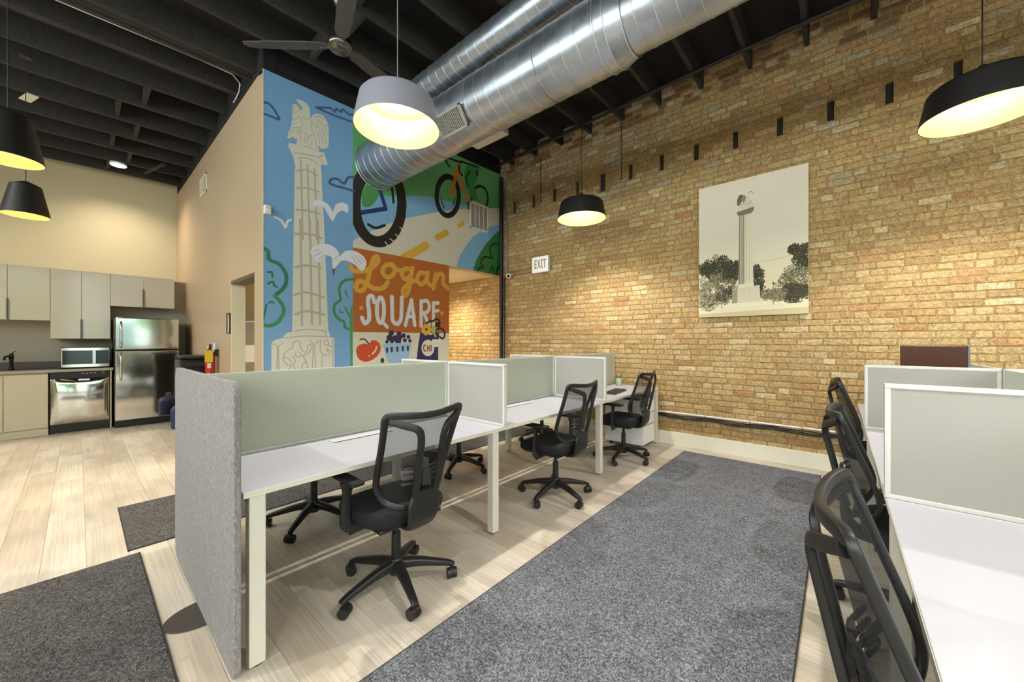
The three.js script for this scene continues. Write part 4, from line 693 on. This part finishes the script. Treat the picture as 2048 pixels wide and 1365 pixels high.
  const vt = thing('air_vent', 'small air vent high on the beige wall', 'vent'); part('frame', merge([box(-7.93, -7.45, 3.70, 3.73, BW, BW + 0.012), box(-7.93, -7.45, 3.97, 4.0, BW, BW + 0.012), box(-7.93, -7.90, 3.70, 4.0, BW, BW + 0.012), box(-7.48, -7.45, 3.70, 4.0, BW, BW + 0.012), box(-7.705, -7.675, 3.70, 4.0, BW, BW + 0.012)]), M.cream, vt); part('backing', box(-7.91, -7.47, 3.72, 3.98, BW, BW + 0.003), M.footBrown, vt);
  for (let k = 0; k < 6; k++) part('slat', box(-7.86 + k * 0.072, -7.845 + k * 0.072, 3.73, 3.97, BW + 0.002, BW + 0.010), M.cream, vt);
}
// side room contents seen through the door
{ const t = thing('filing_cabinet', 'white and grey cabinet inside the side room beyond the doorway', 'cabinet'); part('case', box(-7.99, -7.55, 0.0, 1.70, -2.5, -1.6), M.white, t); for (const [a, b] of [[1.30, 1.68], [0.55, 1.0]]) part('door', rbox(-7.552, -7.535, a, b, -2.48, -1.62, 0.003), std('#8f8a7e', 0.5), t); }

// ---------------------------------------------------------------- lamps
function bulb(parent, y, r, power, color, rad) {
  const b = part('bulb', new THREE.SphereGeometry(r, 20, 14), new THREE.MeshStandardMaterial({ color: '#ffffff', emissive: new THREE.Color(...color), emissiveIntensity: 12 }), parent); b.position.y = y;
  const l = new THREE.PointLight(new THREE.Color(...color), power); l.position.y = y; l.shadow.radius = rad ?? r / 0.02; l.castShadow = true; l.name = 'lamp'; parent.add(l);
}
function bell(x, z, rim, outer, label, power = PENDANT_POWER) {   // wide pendant shade
  const t = thing('pendant_lamp', label, 'pendant lamp', 'wide pendant lamps', [x, rim, z]), top = jy(z) - rim;
  part('shade', lathe([[0.300, 0.0], [0.300, 0.006], [0.262, 0.195], [0.245, 0.215], [0.10, 0.268], [0.03, 0.285], [0.03, 0.281], [0.10, 0.264], [0.243, 0.2105], [0.2585, 0.193], [0.2965, 0.004], [0.300, 0.0]], 0, 0, 0, 64), outer, t);
  part('liner', lathe([[0.2958, 0.0015], [0.2575, 0.191], [0.2425, 0.208], [0.10, 0.261], [0.028, 0.278]], 0, 0, 0, 64), M.linerGold, t).userData.label = 'pale gold inside of the shade';
  part('cap', lathe([[0.001, 0.33], [0.018, 0.33], [0.022, 0.31], [0.034, 0.284], [0.001, 0.284]], 0, 0, 0, 20), M.shadeBlack, t); part('socket', cyl(0.02, 0.024, 0.06, 0, 0.222, 0), M.shadeBlack, t);
  part('cord', rod([0, 0.33, 0], [0, top - 0.02, 0], 0.0035, 8), outer === M.shadeGrey ? M.alu : M.shadeBlack, t); part('canopy', cyl(0.05, 0.05, 0.02, 0, top - 0.021, 0), M.shadeBlack, t);
  bulb(t, 0.185, 0.038, 0.75, PENDANT_COLOR);   // reflector bulb: most of its light goes down
  const s = new THREE.SpotLight(new THREE.Color(...PENDANT_COLOR), power, 0, 1.06, 0.35); s.position.y = 0.142; s.target.position.y = -1; s.shadow.radius = 1.9; s.castShadow = true; s.name = 'lamp'; t.add(s); t.add(s.target);
}
bell(-2.42, -1.52, 2.90, M.shadeGrey, 'large grey pendant lamp hanging in front of the mural and duct');
bell(-2.44, -4.14, 2.89, M.shadeBlack, 'black pendant lamp hanging over the left bench near the exit sign');
bell(0.73, -4.00, 2.89, M.shadeBlack, 'black pendant lamp hanging over the right bench in front of the bricks');
bell(0.75, -1.45, 2.89, M.shadeBlack, 'black pendant lamp over the near desk of the right bench');
bell(-2.42, 1.45, 2.90, M.shadeBlack, 'added black pendant lamp out of view over the carpet before the felt panel');  // unseen lamp added to brighten the felt panel
bell(0.75, 1.45, 2.89, M.shadeBlack, 'added black pendant lamp out of view behind the right bench towards the side wall');  // unseen lamp added as fill from behind the camera
bell(3.2, -1.4, 2.89, M.shadeBlack, 'black pendant lamp hanging near the shop window');
function cone(x, z, rim, label, power) {
  const t = thing('cone_pendant', label, 'pendant lamp', 'tall black pendant lamps', [x, rim, z]), top = jy(z) - rim;
  part('shade', lathe([[0.172, 0], [0.172, 0.004], [0.112, 0.315], [0.10, 0.325], [0.02, 0.365], [0.02, 0.361], [0.098, 0.321], [0.109, 0.313], [0.1685, 0.003], [0.172, 0]], 0, 0, 0, 48), M.shadeBlack, t);
  part('liner', lathe([[0.168, 0.001], [0.1085, 0.311], [0.097, 0.319], [0.02, 0.358]], 0, 0, 0, 48), M.linerGold, t).userData.label = 'gold inside of the shade';
  part('cord', rod([0, 0.36, 0], [0, top - 0.02, 0], 0.0035), M.shadeBlack, t); part('canopy', cyl(0.045, 0.045, 0.02, 0, top - 0.021, 0), M.shadeBlack, t); part('socket', cyl(0.018, 0.022, 0.06, 0, 0.28, 0), M.shadeBlack, t);
  bulb(t, 0.245, 0.03, 0.35, WARM);
  const s = new THREE.SpotLight(new THREE.Color(...WARM), power, 0, 0.66, 0.4); s.position.y = 0.21; s.target.position.y = -1; s.shadow.radius = 1.5; s.castShadow = true; s.name = 'lamp'; t.add(s); t.add(s.target);
}
cone(-4.50, 0.33, 2.66, 'tall black pendant lamp hanging nearer the ceiling fan than the kitchen', 13);
cone(-6.52, 0.364, 2.69, 'tall black pendant lamp hanging in front of the kitchen wall', 13);
function disc(x, y, z, power, label, r = 0.095) {
  const t = thing('ceiling_light', label, 'ceiling light', null, [x, y, z]); part('housing', cyl(r + 0.012, r + 0.012, 0.03, 0, 0.002, 0, 32), M.white, t); part('diffuser_lamp', cyl(r, r, 0.006, 0, -0.004, 0, 32), new THREE.MeshStandardMaterial({ color: '#ffffff', emissive: new THREE.Color(1, 0.9, 0.72), emissiveIntensity: 10 }), t);
  const l = new THREE.SpotLight(new THREE.Color(...WARM), power, 0, 1.25, 0.9); l.position.set(0, -0.03, 0); l.target.position.set(0, -1, 0); l.castShadow = true; l.shadow.radius = 4; l.name = 'lamp'; t.add(l); t.add(l.target);
}
disc(-8.95, jy(1.7) - 0.034, 1.7, 11, 'added round downlight out of view under the joists before the wall cabinets');  // unseen lamp added to brighten the kitchen fronts
disc(-6.4, jy(2.2) - 0.034, 2.2, 9, 'added round downlight out of view under the joists over the open kitchen floor');  // unseen lamp added to brighten the kitchen floor
disc(-9.35, jy(-0.455) - 0.034, -0.455, 13, 'round glowing downlight under the black joists near the kitchen wall');
disc(-5.75, 2.536, -4.45, 18, 'round downlight in the low ceiling of the passage');
disc(-6.3, 2.536, -2.3, 12, 'round downlight in the ceiling of the side room');
// ---------------------------------------------------------------- ducts
{
  const Y = 3.755, Z = -2.71, tubeX = (prof, y, z) => { const g = new THREE.LatheGeometry(prof.map(([x, r]) => new THREE.Vector2(r, x)), 56); g.rotateZ(-Math.PI / 2); const p = g.attributes.position, uv = g.attributes.uv; g.translate(0, y, z); for (let i = 0; i < p.count; i++) uv.setXY(i, p.getX(i), uv.getX(i) * 1.8); return g; };
  const helix = (x0, x1, r0, r1, pitch, y, z) => { const pts = [], n = Math.ceil((x1 - x0) / pitch * 48); for (let i = 0; i <= n; i++) { const t = i / n, x = x0 + (x1 - x0) * t, r = (typeof r0 === 'function' ? r0(x) : r0 + (r1 - r0) * t) + 0.0008, a = (x1 - x0) * t / pitch * Math.PI * 2; pts.push(V(x, (typeof r0 === 'function' ? CY(x) : y) + Math.cos(a) * r, (typeof r0 === 'function' ? CZ(x) : z) + Math.sin(a) * r)); } class P extends THREE.Curve { getPoint(t) { const f = t * (pts.length - 1), k = Math.min(pts.length - 2, Math.floor(f)); return pts[k].clone().lerp(pts[k + 1], f - k); } } return new THREE.TubeGeometry(new P(), n, 0.0036, 5); };
  const t = thing('spiral_duct', 'large galvanised spiral duct running across the room into the mural', 'duct');
  const k = (x) => Math.max(0, Math.min(1, (-1.3 - x) / 3.435)), R = (x) => 0.27 + 0.026 * k(x), CY = (x) => Y - 0.035 * k(x), CZ = (x) => Z + 0.06 * k(x);   // the run drifts a little towards the wall
  { const g = tubeX([[-4.73, R(-4.73)], [-3.9, R(-3.9)], [-3, R(-3)], [-2.1, R(-2.1)], [-1.30, 0.27]], Y, Z), q = g.attributes.position; for (let i = 0; i < q.count; i++) q.setXYZ(i, q.getX(i), q.getY(i) + CY(q.getX(i)) - Y, q.getZ(i) + CZ(q.getX(i)) - Z); part('duct_body', g, M.zinc, t); }
  part('reducer', tubeX([[-1.36, 0.277], [-1.28, 0.277], [-1.275, 0.272], [-1.165, 0.24], [-1.16, 0.238]], Y, Z), M.zinc, t);
  part('duct_run', tubeX([[-1.18, 0.2315], [FX - 0.1, 0.2315]], Y, Z), M.zinc, t);
  part('spiral_seam', helix(-4.72, -1.37, R, 0, 0.132, Y, Z), M.seam, t); part('spiral_seam', helix(-1.12, 2.4, 0.2315, 0.2315, 0.132, Y, Z), M.seam, t);
  for (const [x, r] of [[-1.36, 0.278], [-1.28, 0.278], [-1.165, 0.241], [-4.725, 0.300]]) { const g = new THREE.TorusGeometry(r, 0.006, 8, 56); g.rotateY(Math.PI / 2); g.translate(x, CY(x), CZ(x)); part('joint_ring', g, M.seam, t); }
  for (const x of [-3.4, -1.9, 0.3]) { const g = new THREE.TorusGeometry((x > -1.2 ? 0.2315 : R(x)) + 0.003, 0.003, 6, 56); g.rotateY(Math.PI / 2); g.translate(x, CY(x), CZ(x)); part('hanger_strap', merge([g, rod([x, Y, Z - 0.277], [x, jy(Z - 0.277), Z - 0.277], 0.003)]), M.conduit, t); }
  // register on the side towards the room
  const reg = new THREE.Group(); reg.name = 'supply_register'; t.add(reg); reg.position.set(-2.93, CY(-2.93), CZ(-2.93) + 0.0); reg.rotation.x = 0.66;
  const fr = (x0, x1, y0, y1) => box(x0, x1, y0, y1, 0.290, 0.316);
  part('register_frame', merge([fr(-0.19, 0.19, 0.085, 0.105), fr(-0.19, 0.19, -0.105, -0.085), fr(-0.19, -0.17, -0.105, 0.105), fr(0.17, 0.19, -0.105, 0.105)]), std('#b7b3ac', 0.4, { metalness: 0.5 }), reg); part('register_back', box(-0.175, 0.175, -0.09, 0.09, 0.25, 0.292), M.blackMatte, reg);
  for (let k = 0; k < 15; k++) part('register_blade', box(-0.162 + k * 0.0225, -0.154 + k * 0.0225, -0.088, 0.088, 0.293, 0.311), std('#b7b3ac', 0.4, { metalness: 0.5 }), reg);
  const reg2 = part('lower_register', rbox(-3.0, -2.55, CY(-2.8) - 0.275, CY(-2.8) - 0.22, CZ(-2.8) - 0.20, CZ(-2.8) - 0.10, 0.004), std('#b7b3ac', 0.4, { metalness: 0.5 }), t);
  const u = thing('round_duct', 'smaller galvanised duct above and behind the large spiral duct', 'duct');
  part('duct_body', tubeX([[-4.73, 0.15], [FX - 0.1, 0.15]], 4.27, -2.63), M.zinc, u); part('spiral_seam', helix(-4.72, 2.4, 0.15, 0.15, 0.12, 4.27, -2.63), M.seam, u);
}
// ---------------------------------------------------------------- ceiling fan
{
  const f = thing('ceiling_fan', 'dark three bladed ceiling fan under the joists', 'ceiling fan', null, [-3.37, 4.0, -1.535]);
  part('rod', cyl(0.012, 0.012, 0.36, 0, 0.04, 0, 12), M.black, f); part('canopy', lathe([[0.001, 0.34], [0.03, 0.34], [0.055, 0.38], [0.06, 0.42], [0.06, 0.438], [0.001, 0.438]], 0, 0, 0, 24), M.darkSteel, f);
  part('motor', lathe([[0.001, -0.06], [0.05, -0.055], [0.095, -0.03], [0.105, 0.0], [0.10, 0.03], [0.05, 0.055], [0.02, 0.09], [0.001, 0.09]], 0, 0, 0, 36), std('#6e6a66', 0.25, { metalness: 0.9 }), f);
  for (const d of [137.5, 257.5, 17.5]) {
    const a = d * Math.PI / 180, s = new THREE.Shape([[0.09, -0.03], [0.16, -0.062], [0.4, -0.075], [0.75, -0.06], [0.83, -0.045], [0.845, 0.0], [0.83, 0.035], [0.6, 0.05], [0.3, 0.055], [0.16, 0.045], [0.09, 0.02]].map((p) => new THREE.Vector2(...p)));
    const g = new THREE.ExtrudeGeometry(s, { depth: 0.004, bevelEnabled: true, bevelThickness: 0.002, bevelSize: 0.002, bevelSegments: 1 }); g.rotateX(-Math.PI / 2 - 0.2); g.rotateY(-a);
    part('blade', g, std('#57534f', 0.4, { metalness: 0.5 }), f);
    const h = merge([0.11, 0.14, 0.17].map((r) => cyl(0.006, 0.006, 0.006, r, -0.012, 0.005, 8))); h.rotateY(-a); part('blade_bolt', h, M.chrome, f);
  }
}
// ---------------------------------------------------------------- canvas print
{
  const w = 768, h = 1152, cv = document.createElement('canvas'); cv.width = w; cv.height = h; const c = cv.getContext('2d');
  const sky = c.createLinearGradient(0, 0, 0, h * 0.9); sky.addColorStop(0, '#e8dac4'); sky.addColorStop(0.25, '#e2d5c0'); sky.addColorStop(0.45, '#dbd1bd'); sky.addColorStop(0.75, '#e7d9b8'); sky.addColorStop(1, '#e2d6b4'); c.fillStyle = sky; c.fillRect(0, 0, w, h);
  const X = (u) => u * w, Y = (v) => v * h;
  const leaf = (cx, cy, rx, ry, n, cols, s) => { for (let i = 0; i < n; i++) { const a = rnd() * 6.283, r = Math.sqrt(rnd()), x = cx + Math.cos(a) * r * rx, y = cy + Math.sin(a) * r * ry; c.fillStyle = cols[Math.floor(rnd() * cols.length)]; c.beginPath(); c.ellipse(X(x), Y(y), s * rr(0.5, 1.3), s * rr(0.4, 1), rnd() * 3, 0, 7); c.fill(); } };
  const dk = ['#2e2c1c', '#3d3a24', '#4a472e', '#28241a', '#575236'], md = ['#6e6648', '#837a5b', '#4f4930', '#9a906c', '#3c3824', '#b0a684'];
  const tree = (cx, cy, rx, ry, clumps, cols, s, n = 60) => { for (let k = 0; k < clumps; k++) { const a = rnd() * 6.283, r = Math.sqrt(rnd()); leaf(cx + Math.cos(a) * r * rx, cy + Math.sin(a) * r * ry, 0.035 + rnd() * 0.03, 0.018 + rnd() * 0.018, n, cols, s); } };
  tree(0.22, 0.64, 0.19, 0.09, 46, dk, 5); tree(0.07, 0.63, 0.07, 0.03, 12, dk, 5); tree(0.33, 0.68, 0.07, 0.10, 22, dk, 5); tree(0.18, 0.78, 0.19, 0.10, 46, md, 4); tree(0.10, 0.89, 0.10, 0.05, 20, md, 4); tree(0.28, 0.84, 0.08, 0.05, 14, dk, 4, 40);
  tree(0.56, 0.70, 0.05, 0.06, 14, dk, 5); tree(0.57, 0.80, 0.04, 0.06, 12, dk, 5); tree(0.94, 0.57, 0.08, 0.03, 14, dk, 5); tree(0.97, 0.66, 0.05, 0.08, 16, dk, 5); tree(0.88, 0.77, 0.12, 0.08, 40, md, 4); tree(0.90, 0.86, 0.11, 0.05, 34, dk, 5); tree(0.72, 0.86, 0.09, 0.03, 16, md, 4); tree(0.66, 0.85, 0.03, 0.02, 6, md, 4);
  const poly = (col, pts) => { c.fillStyle = col; c.beginPath(); pts.forEach(([x, y], i) => (i ? c.lineTo(X(x), Y(y)) : c.moveTo(X(x), Y(y)))); c.closePath(); c.fill(); };
  poly('#ded3b6', [[0.405, 0.26], [0.525, 0.26], [0.54, 0.78], [0.40, 0.78]]);
  for (const [x, wd, col] of [[0.405, 0.012, '#8c8168'], [0.423, 0.010, '#a3987c'], [0.440, 0.010, '#7d7259'], [0.456, 0.006, '#b8ad90'], [0.475, 0.004, '#c6bb9e'], [0.498, 0.004, '#cfc4a8']]) poly(col, [[x, 0.265], [x + wd, 0.265], [x + wd * 0.9, 0.78], [x - 0.004, 0.78]]);
  poly('#7c7058', [[0.385, 0.235], [0.545, 0.215], [0.54, 0.245], [0.52, 0.262], [0.405, 0.268], [0.388, 0.255]]); poly('#d9ceb4', [[0.395, 0.20], [0.54, 0.19], [0.545, 0.218], [0.387, 0.237]]);
  poly('#cfc4a8', [[0.425, 0.175], [0.52, 0.165], [0.53, 0.195], [0.42, 0.202]]);
  poly('#6b6152', [[0.385, 0.15], [0.405, 0.115], [0.44, 0.115], [0.435, 0.16], [0.405, 0.195], [0.387, 0.185]]); poly('#8b8170', [[0.44, 0.12], [0.47, 0.13], [0.465, 0.165], [0.44, 0.18]]); poly('#d8cdb9', [[0.47, 0.125], [0.50, 0.13], [0.51, 0.16], [0.47, 0.17]]);
  c.strokeStyle = '#8b8170'; c.lineWidth = 4; c.beginPath(); c.ellipse(X(0.512), Y(0.125), 16, 22, 0, 3.3, 6.2); c.stroke(); c.lineWidth = 2; c.strokeStyle = '#a79d88'; c.beginPath(); c.moveTo(X(0.50), Y(0.622)); c.quadraticCurveTo(X(0.7), Y(0.625), X(0.86), Y(0.60)); c.stroke();
  poly('#e4d9bc', [[0.40, 0.77], [0.54, 0.76], [0.545, 0.80], [0.395, 0.81]]); poly('#d9cdae', [[0.34, 0.80], [0.595, 0.785], [0.60, 0.90], [0.335, 0.91]]); poly('#a2957a', [[0.34, 0.805], [0.39, 0.802], [0.39, 0.905], [0.335, 0.91]]); poly('#c3b697', [[0.50, 0.795], [0.503, 0.795], [0.503, 0.90], [0.50, 0.90]]);
  poly('#e6dbbc', [[0.27, 0.925], [0.34, 0.905], [0.60, 0.90], [0.66, 0.912], [0.66, 0.94], [0.27, 0.95]]); poly('#e1d5b5', [[0.05, 0.965], [0.25, 0.94], [0.68, 0.925], [0.92, 0.925], [1, 0.955], [1, 1], [0, 1]]); poly('#c8b98f', [[0, 0.975], [1, 0.955], [1, 1], [0, 1]]);
  for (const [x, y0, y1] of [[0.235, 0.79, 0.94], [0.293, 0.82, 0.91], [0.715, 0.78, 0.93], [0.655, 0.83, 0.90]]) { c.strokeStyle = '#8a7f66'; c.lineWidth = 5; c.beginPath(); c.moveTo(X(x), Y(y0)); c.lineTo(X(x), Y(y1)); c.stroke(); c.fillStyle = '#4a4434'; c.beginPath(); c.ellipse(X(x), Y(y0), 7, 10, 0, 0, 7); c.fill(); }
  const tx = new THREE.CanvasTexture(cv); tx.colorSpace = THREE.SRGBColorSpace;
  const t = thing('canvas_print', 'large sepia canvas print of a stone column monument on the brick wall', 'wall art');
  const g = new THREE.PlaneGeometry(1.075, 1.60); g.translate(-0.783, 2.453, BZ + 0.0515);
  part('print', g, std('#ffffff', 0.75, { map: tx }), t); part('canvas_body', rbox(-1.322, -0.244, 1.651, 3.255, BZ + 0.012, BZ + 0.051, 0.003), std('#cfc3a0', 0.8), t);
}
// ---------------------------------------------------------------- exit sign, camera, pipes, wires
{
  const cv = document.createElement('canvas'); cv.width = 512; cv.height = 384; const c = cv.getContext('2d'); c.fillStyle = '#f2efe6'; c.fillRect(0, 0, 512, 384); c.save(); c.translate(256, 290); c.scale(0.66, 1.08); c.font = 'bold 285px sans-serif'; c.textAlign = 'center'; c.fillStyle = '#8d7f76'; c.fillText('EXIT', 0, 0); c.restore();
  const tx = new THREE.CanvasTexture(cv); tx.colorSpace = THREE.SRGBColorSpace;
  const t = thing('exit_sign', 'white box EXIT sign fixed to the brick wall', 'sign'); part('housing', rbox(-3.94, -3.60, 2.505, 2.775, BZ + 0.012, BZ + 0.075, 0.006), M.paper, t);
  const g = new THREE.PlaneGeometry(0.325, 0.255); g.translate(-3.77, 2.64, BZ + 0.0765); part('sign_face', g, std('#ffffff', 0.5, { map: tx, emissive: new THREE.Color(1, 1, 1), emissiveMap: tx, emissiveIntensity: 0.25 }), t);
  for (const y of [2.53, 2.60]) solo('conduit', tube([[-3.94, y + 0.02, BZ + 0.03], [-4.3, y - 0.0, BZ + 0.03], [-4.53, y, BZ + 0.03]], 0.008), M.conduit, y < 2.56 ? 'lower thin conduit running into the exit sign' : 'upper thin conduit running into the exit sign', 'conduit', 'exit sign conduits');
  const cam = thing('security_camera', 'small white dome camera beside the black pipe at the passage corner', 'camera', null, [-4.44, 2.52, -5.02]); part('mount', rod([0, 0.03, -0.10], [0, 0.03, 0], 0.02), M.paper, cam); part('dome', new THREE.SphereGeometry(0.05, 20, 14), M.paper, cam); const ln = new THREE.SphereGeometry(0.026, 16, 12); ln.translate(0.022, -0.012, 0.036); part('lens', ln, M.blackGlass, cam);
  solo('vertical_pipe', merge([rod([-4.66, 0.0, BZ + 0.06], [-4.66, 4.35, BZ + 0.06], 0.034, 14), rod([-4.585, 0.0, BZ + 0.06], [-4.585, 2.5, BZ + 0.06], 0.010)]), M.conduitBlack, 'thick black pipe running up the corner between mural and brick', 'pipe');
  solo('thin_riser', tube([[-4.55, 2.52, BZ + 0.03], [-4.55, 3.4, BZ + 0.03], [-4.57, 4.2, BZ + 0.03], [-4.3, 4.32, BZ + 0.04], [-3.9, 4.36, BZ + 0.04]], 0.009), M.conduit, 'thin grey conduit bending along the top of the brick wall', 'conduit');
  solo('joist_conduit', tube([[-4.72, jy(-4.86) - 0.03, -4.92], [-3.3, jy(-4.8) - 0.028, -4.83], [-1.2, jy(-4.7) - 0.026, -4.70], [FX, jy(-4.7) - 0.026, -4.66]], 0.022, 10), M.conduitBlack, 'black conduit clipped under the joists beside the brick wall', 'conduit');
  solo('white_cable', tube([[-5.24, jy(2.5) - 0.012, 2.5], [-5.24, jy(0) - 0.012, 0], [-5.24, jy(-1.1) - 0.012, -1.05], [-5.27, jy(-1.2) - 0.018, -1.22], [-5.45, 4.37, -1.27], [-5.75, 4.36, -1.28]], 0.006), std('#d8d4cc', 0.5), 'white cable running along the black beam to the beige wall', 'cable');
  for (const [x, y0, y1] of [[-3.80, 3.70, 4.45], [-2.36, 3.68, 4.45]]) solo('wall_wire', tube([[x, y0, BZ + 0.016], [x + 0.006, (y0 + y1) / 2, BZ + 0.02], [x, y1, BZ + 0.016]], 0.006), M.conduitBlack, x < -3 ? 'black wire on the whitened bricks nearer the mural' : 'black wire on the bricks right of the black pendant lamp', 'wire');
  const lp = thing('low_conduit', 'white conduit with black cables hanging from it low on the brick wall', 'conduit');
  part('pipe', rod([-1.84, 0.425, BZ + 0.035], [4.9, 0.425, BZ + 0.035], 0.012, 12), M.paper, lp);
  for (let k = 0; k < 5; k++) { const pts = []; for (let x = -1.84; x <= 1.9; x += 0.085) pts.push([x, 0.405 - 0.012 * (k % 3) - (0.012 + 0.006 * k) * Math.abs(Math.sin((x + 1.84) * 4.9)) + 0.003 * Math.sin(x * 17 + k), BZ + 0.03 + 0.009 * (k % 3)]); part('cable', tube(pts, 0.006, 6, 3), M.conduitBlack, lp); }
  for (const x of [-1.25, -0.78, -0.30]) part('cable_tie', rod([x, 0.44, BZ + 0.055], [x + 0.01, 0.29, BZ + 0.05], 0.0025, 6), M.black, lp);
  const dev = thing('strobe_box', 'small white alarm box on the blue part of the mural', 'alarm'); part('case', rbox(MX + 0.0005, MX + 0.05, 2.745, 2.84, -1.385, -1.325, 0.004), M.paper, dev); part('lens', rbox(MX + 0.05, MX + 0.058, 2.76, 2.80, -1.375, -1.335, 0.003), M.white, dev);
  const gr = thing('return_grille', 'white return air grille on the mural beside the bicycle', 'vent'); const gf = (y0, y1, z0, z1) => box(MX + 0.0005, MX + 0.014, y0, y1, z0, z1);
  part('frame', merge([gf(3.72, 3.75, -4.80, -4.36), gf(3.28, 3.31, -4.80, -4.36), gf(3.28, 3.75, -4.80, -4.77), gf(3.28, 3.75, -4.39, -4.36)]), M.paper, gr); part('backing', box(MX + 0.0004, MX + 0.003, 3.30, 3.73, -4.78, -4.38), std('#8b8a88', 0.7), gr);
  for (let k = 0; k < 14; k++) { const g = box(-0.009, 0.009, -0.002, 0.002, -4.77, -4.39); g.rotateZ(-0.7); g.translate(MX + 0.010, 3.325 + k * 0.0295, 0); part('louvre', g, M.paper, gr); } for (const z of [-4.48, -4.58, -4.68]) part('mullion', gf(3.31, 3.72, z - 0.006, z + 0.006), M.paper, gr);
  const ws = thing('switch_plate', 'cream switch plate with small buttons on the mural shopping bag', 'switch'); part('plate', rbox(MX + 0.0005, MX + 0.012, 1.265, 1.385, -3.735, -3.575, 0.003), M.paper, ws); part('button_row', merge([0, 1, 2].map((k) => box(MX + 0.012, MX + 0.014, 1.32, 1.335, -3.62 - k * 0.04, -3.605 - k * 0.04))), M.copper, ws);
  const sd = thing('ceiling_sensor', 'small pale plate fixed to the black joists above the kitchen', 'sensor', null, [-7.60, jy(0.4) - 0.012, 0.40], 0.3); part('plate', rbox(-0.13, 0.13, 0, 0.012, -0.05, 0.05, 0.004), M.paper, sd);
}

scene.traverse((o) => { if (o.isMesh) { o.castShadow = true; o.receiveShadow = true; } });
renderer.render(scene, camera);
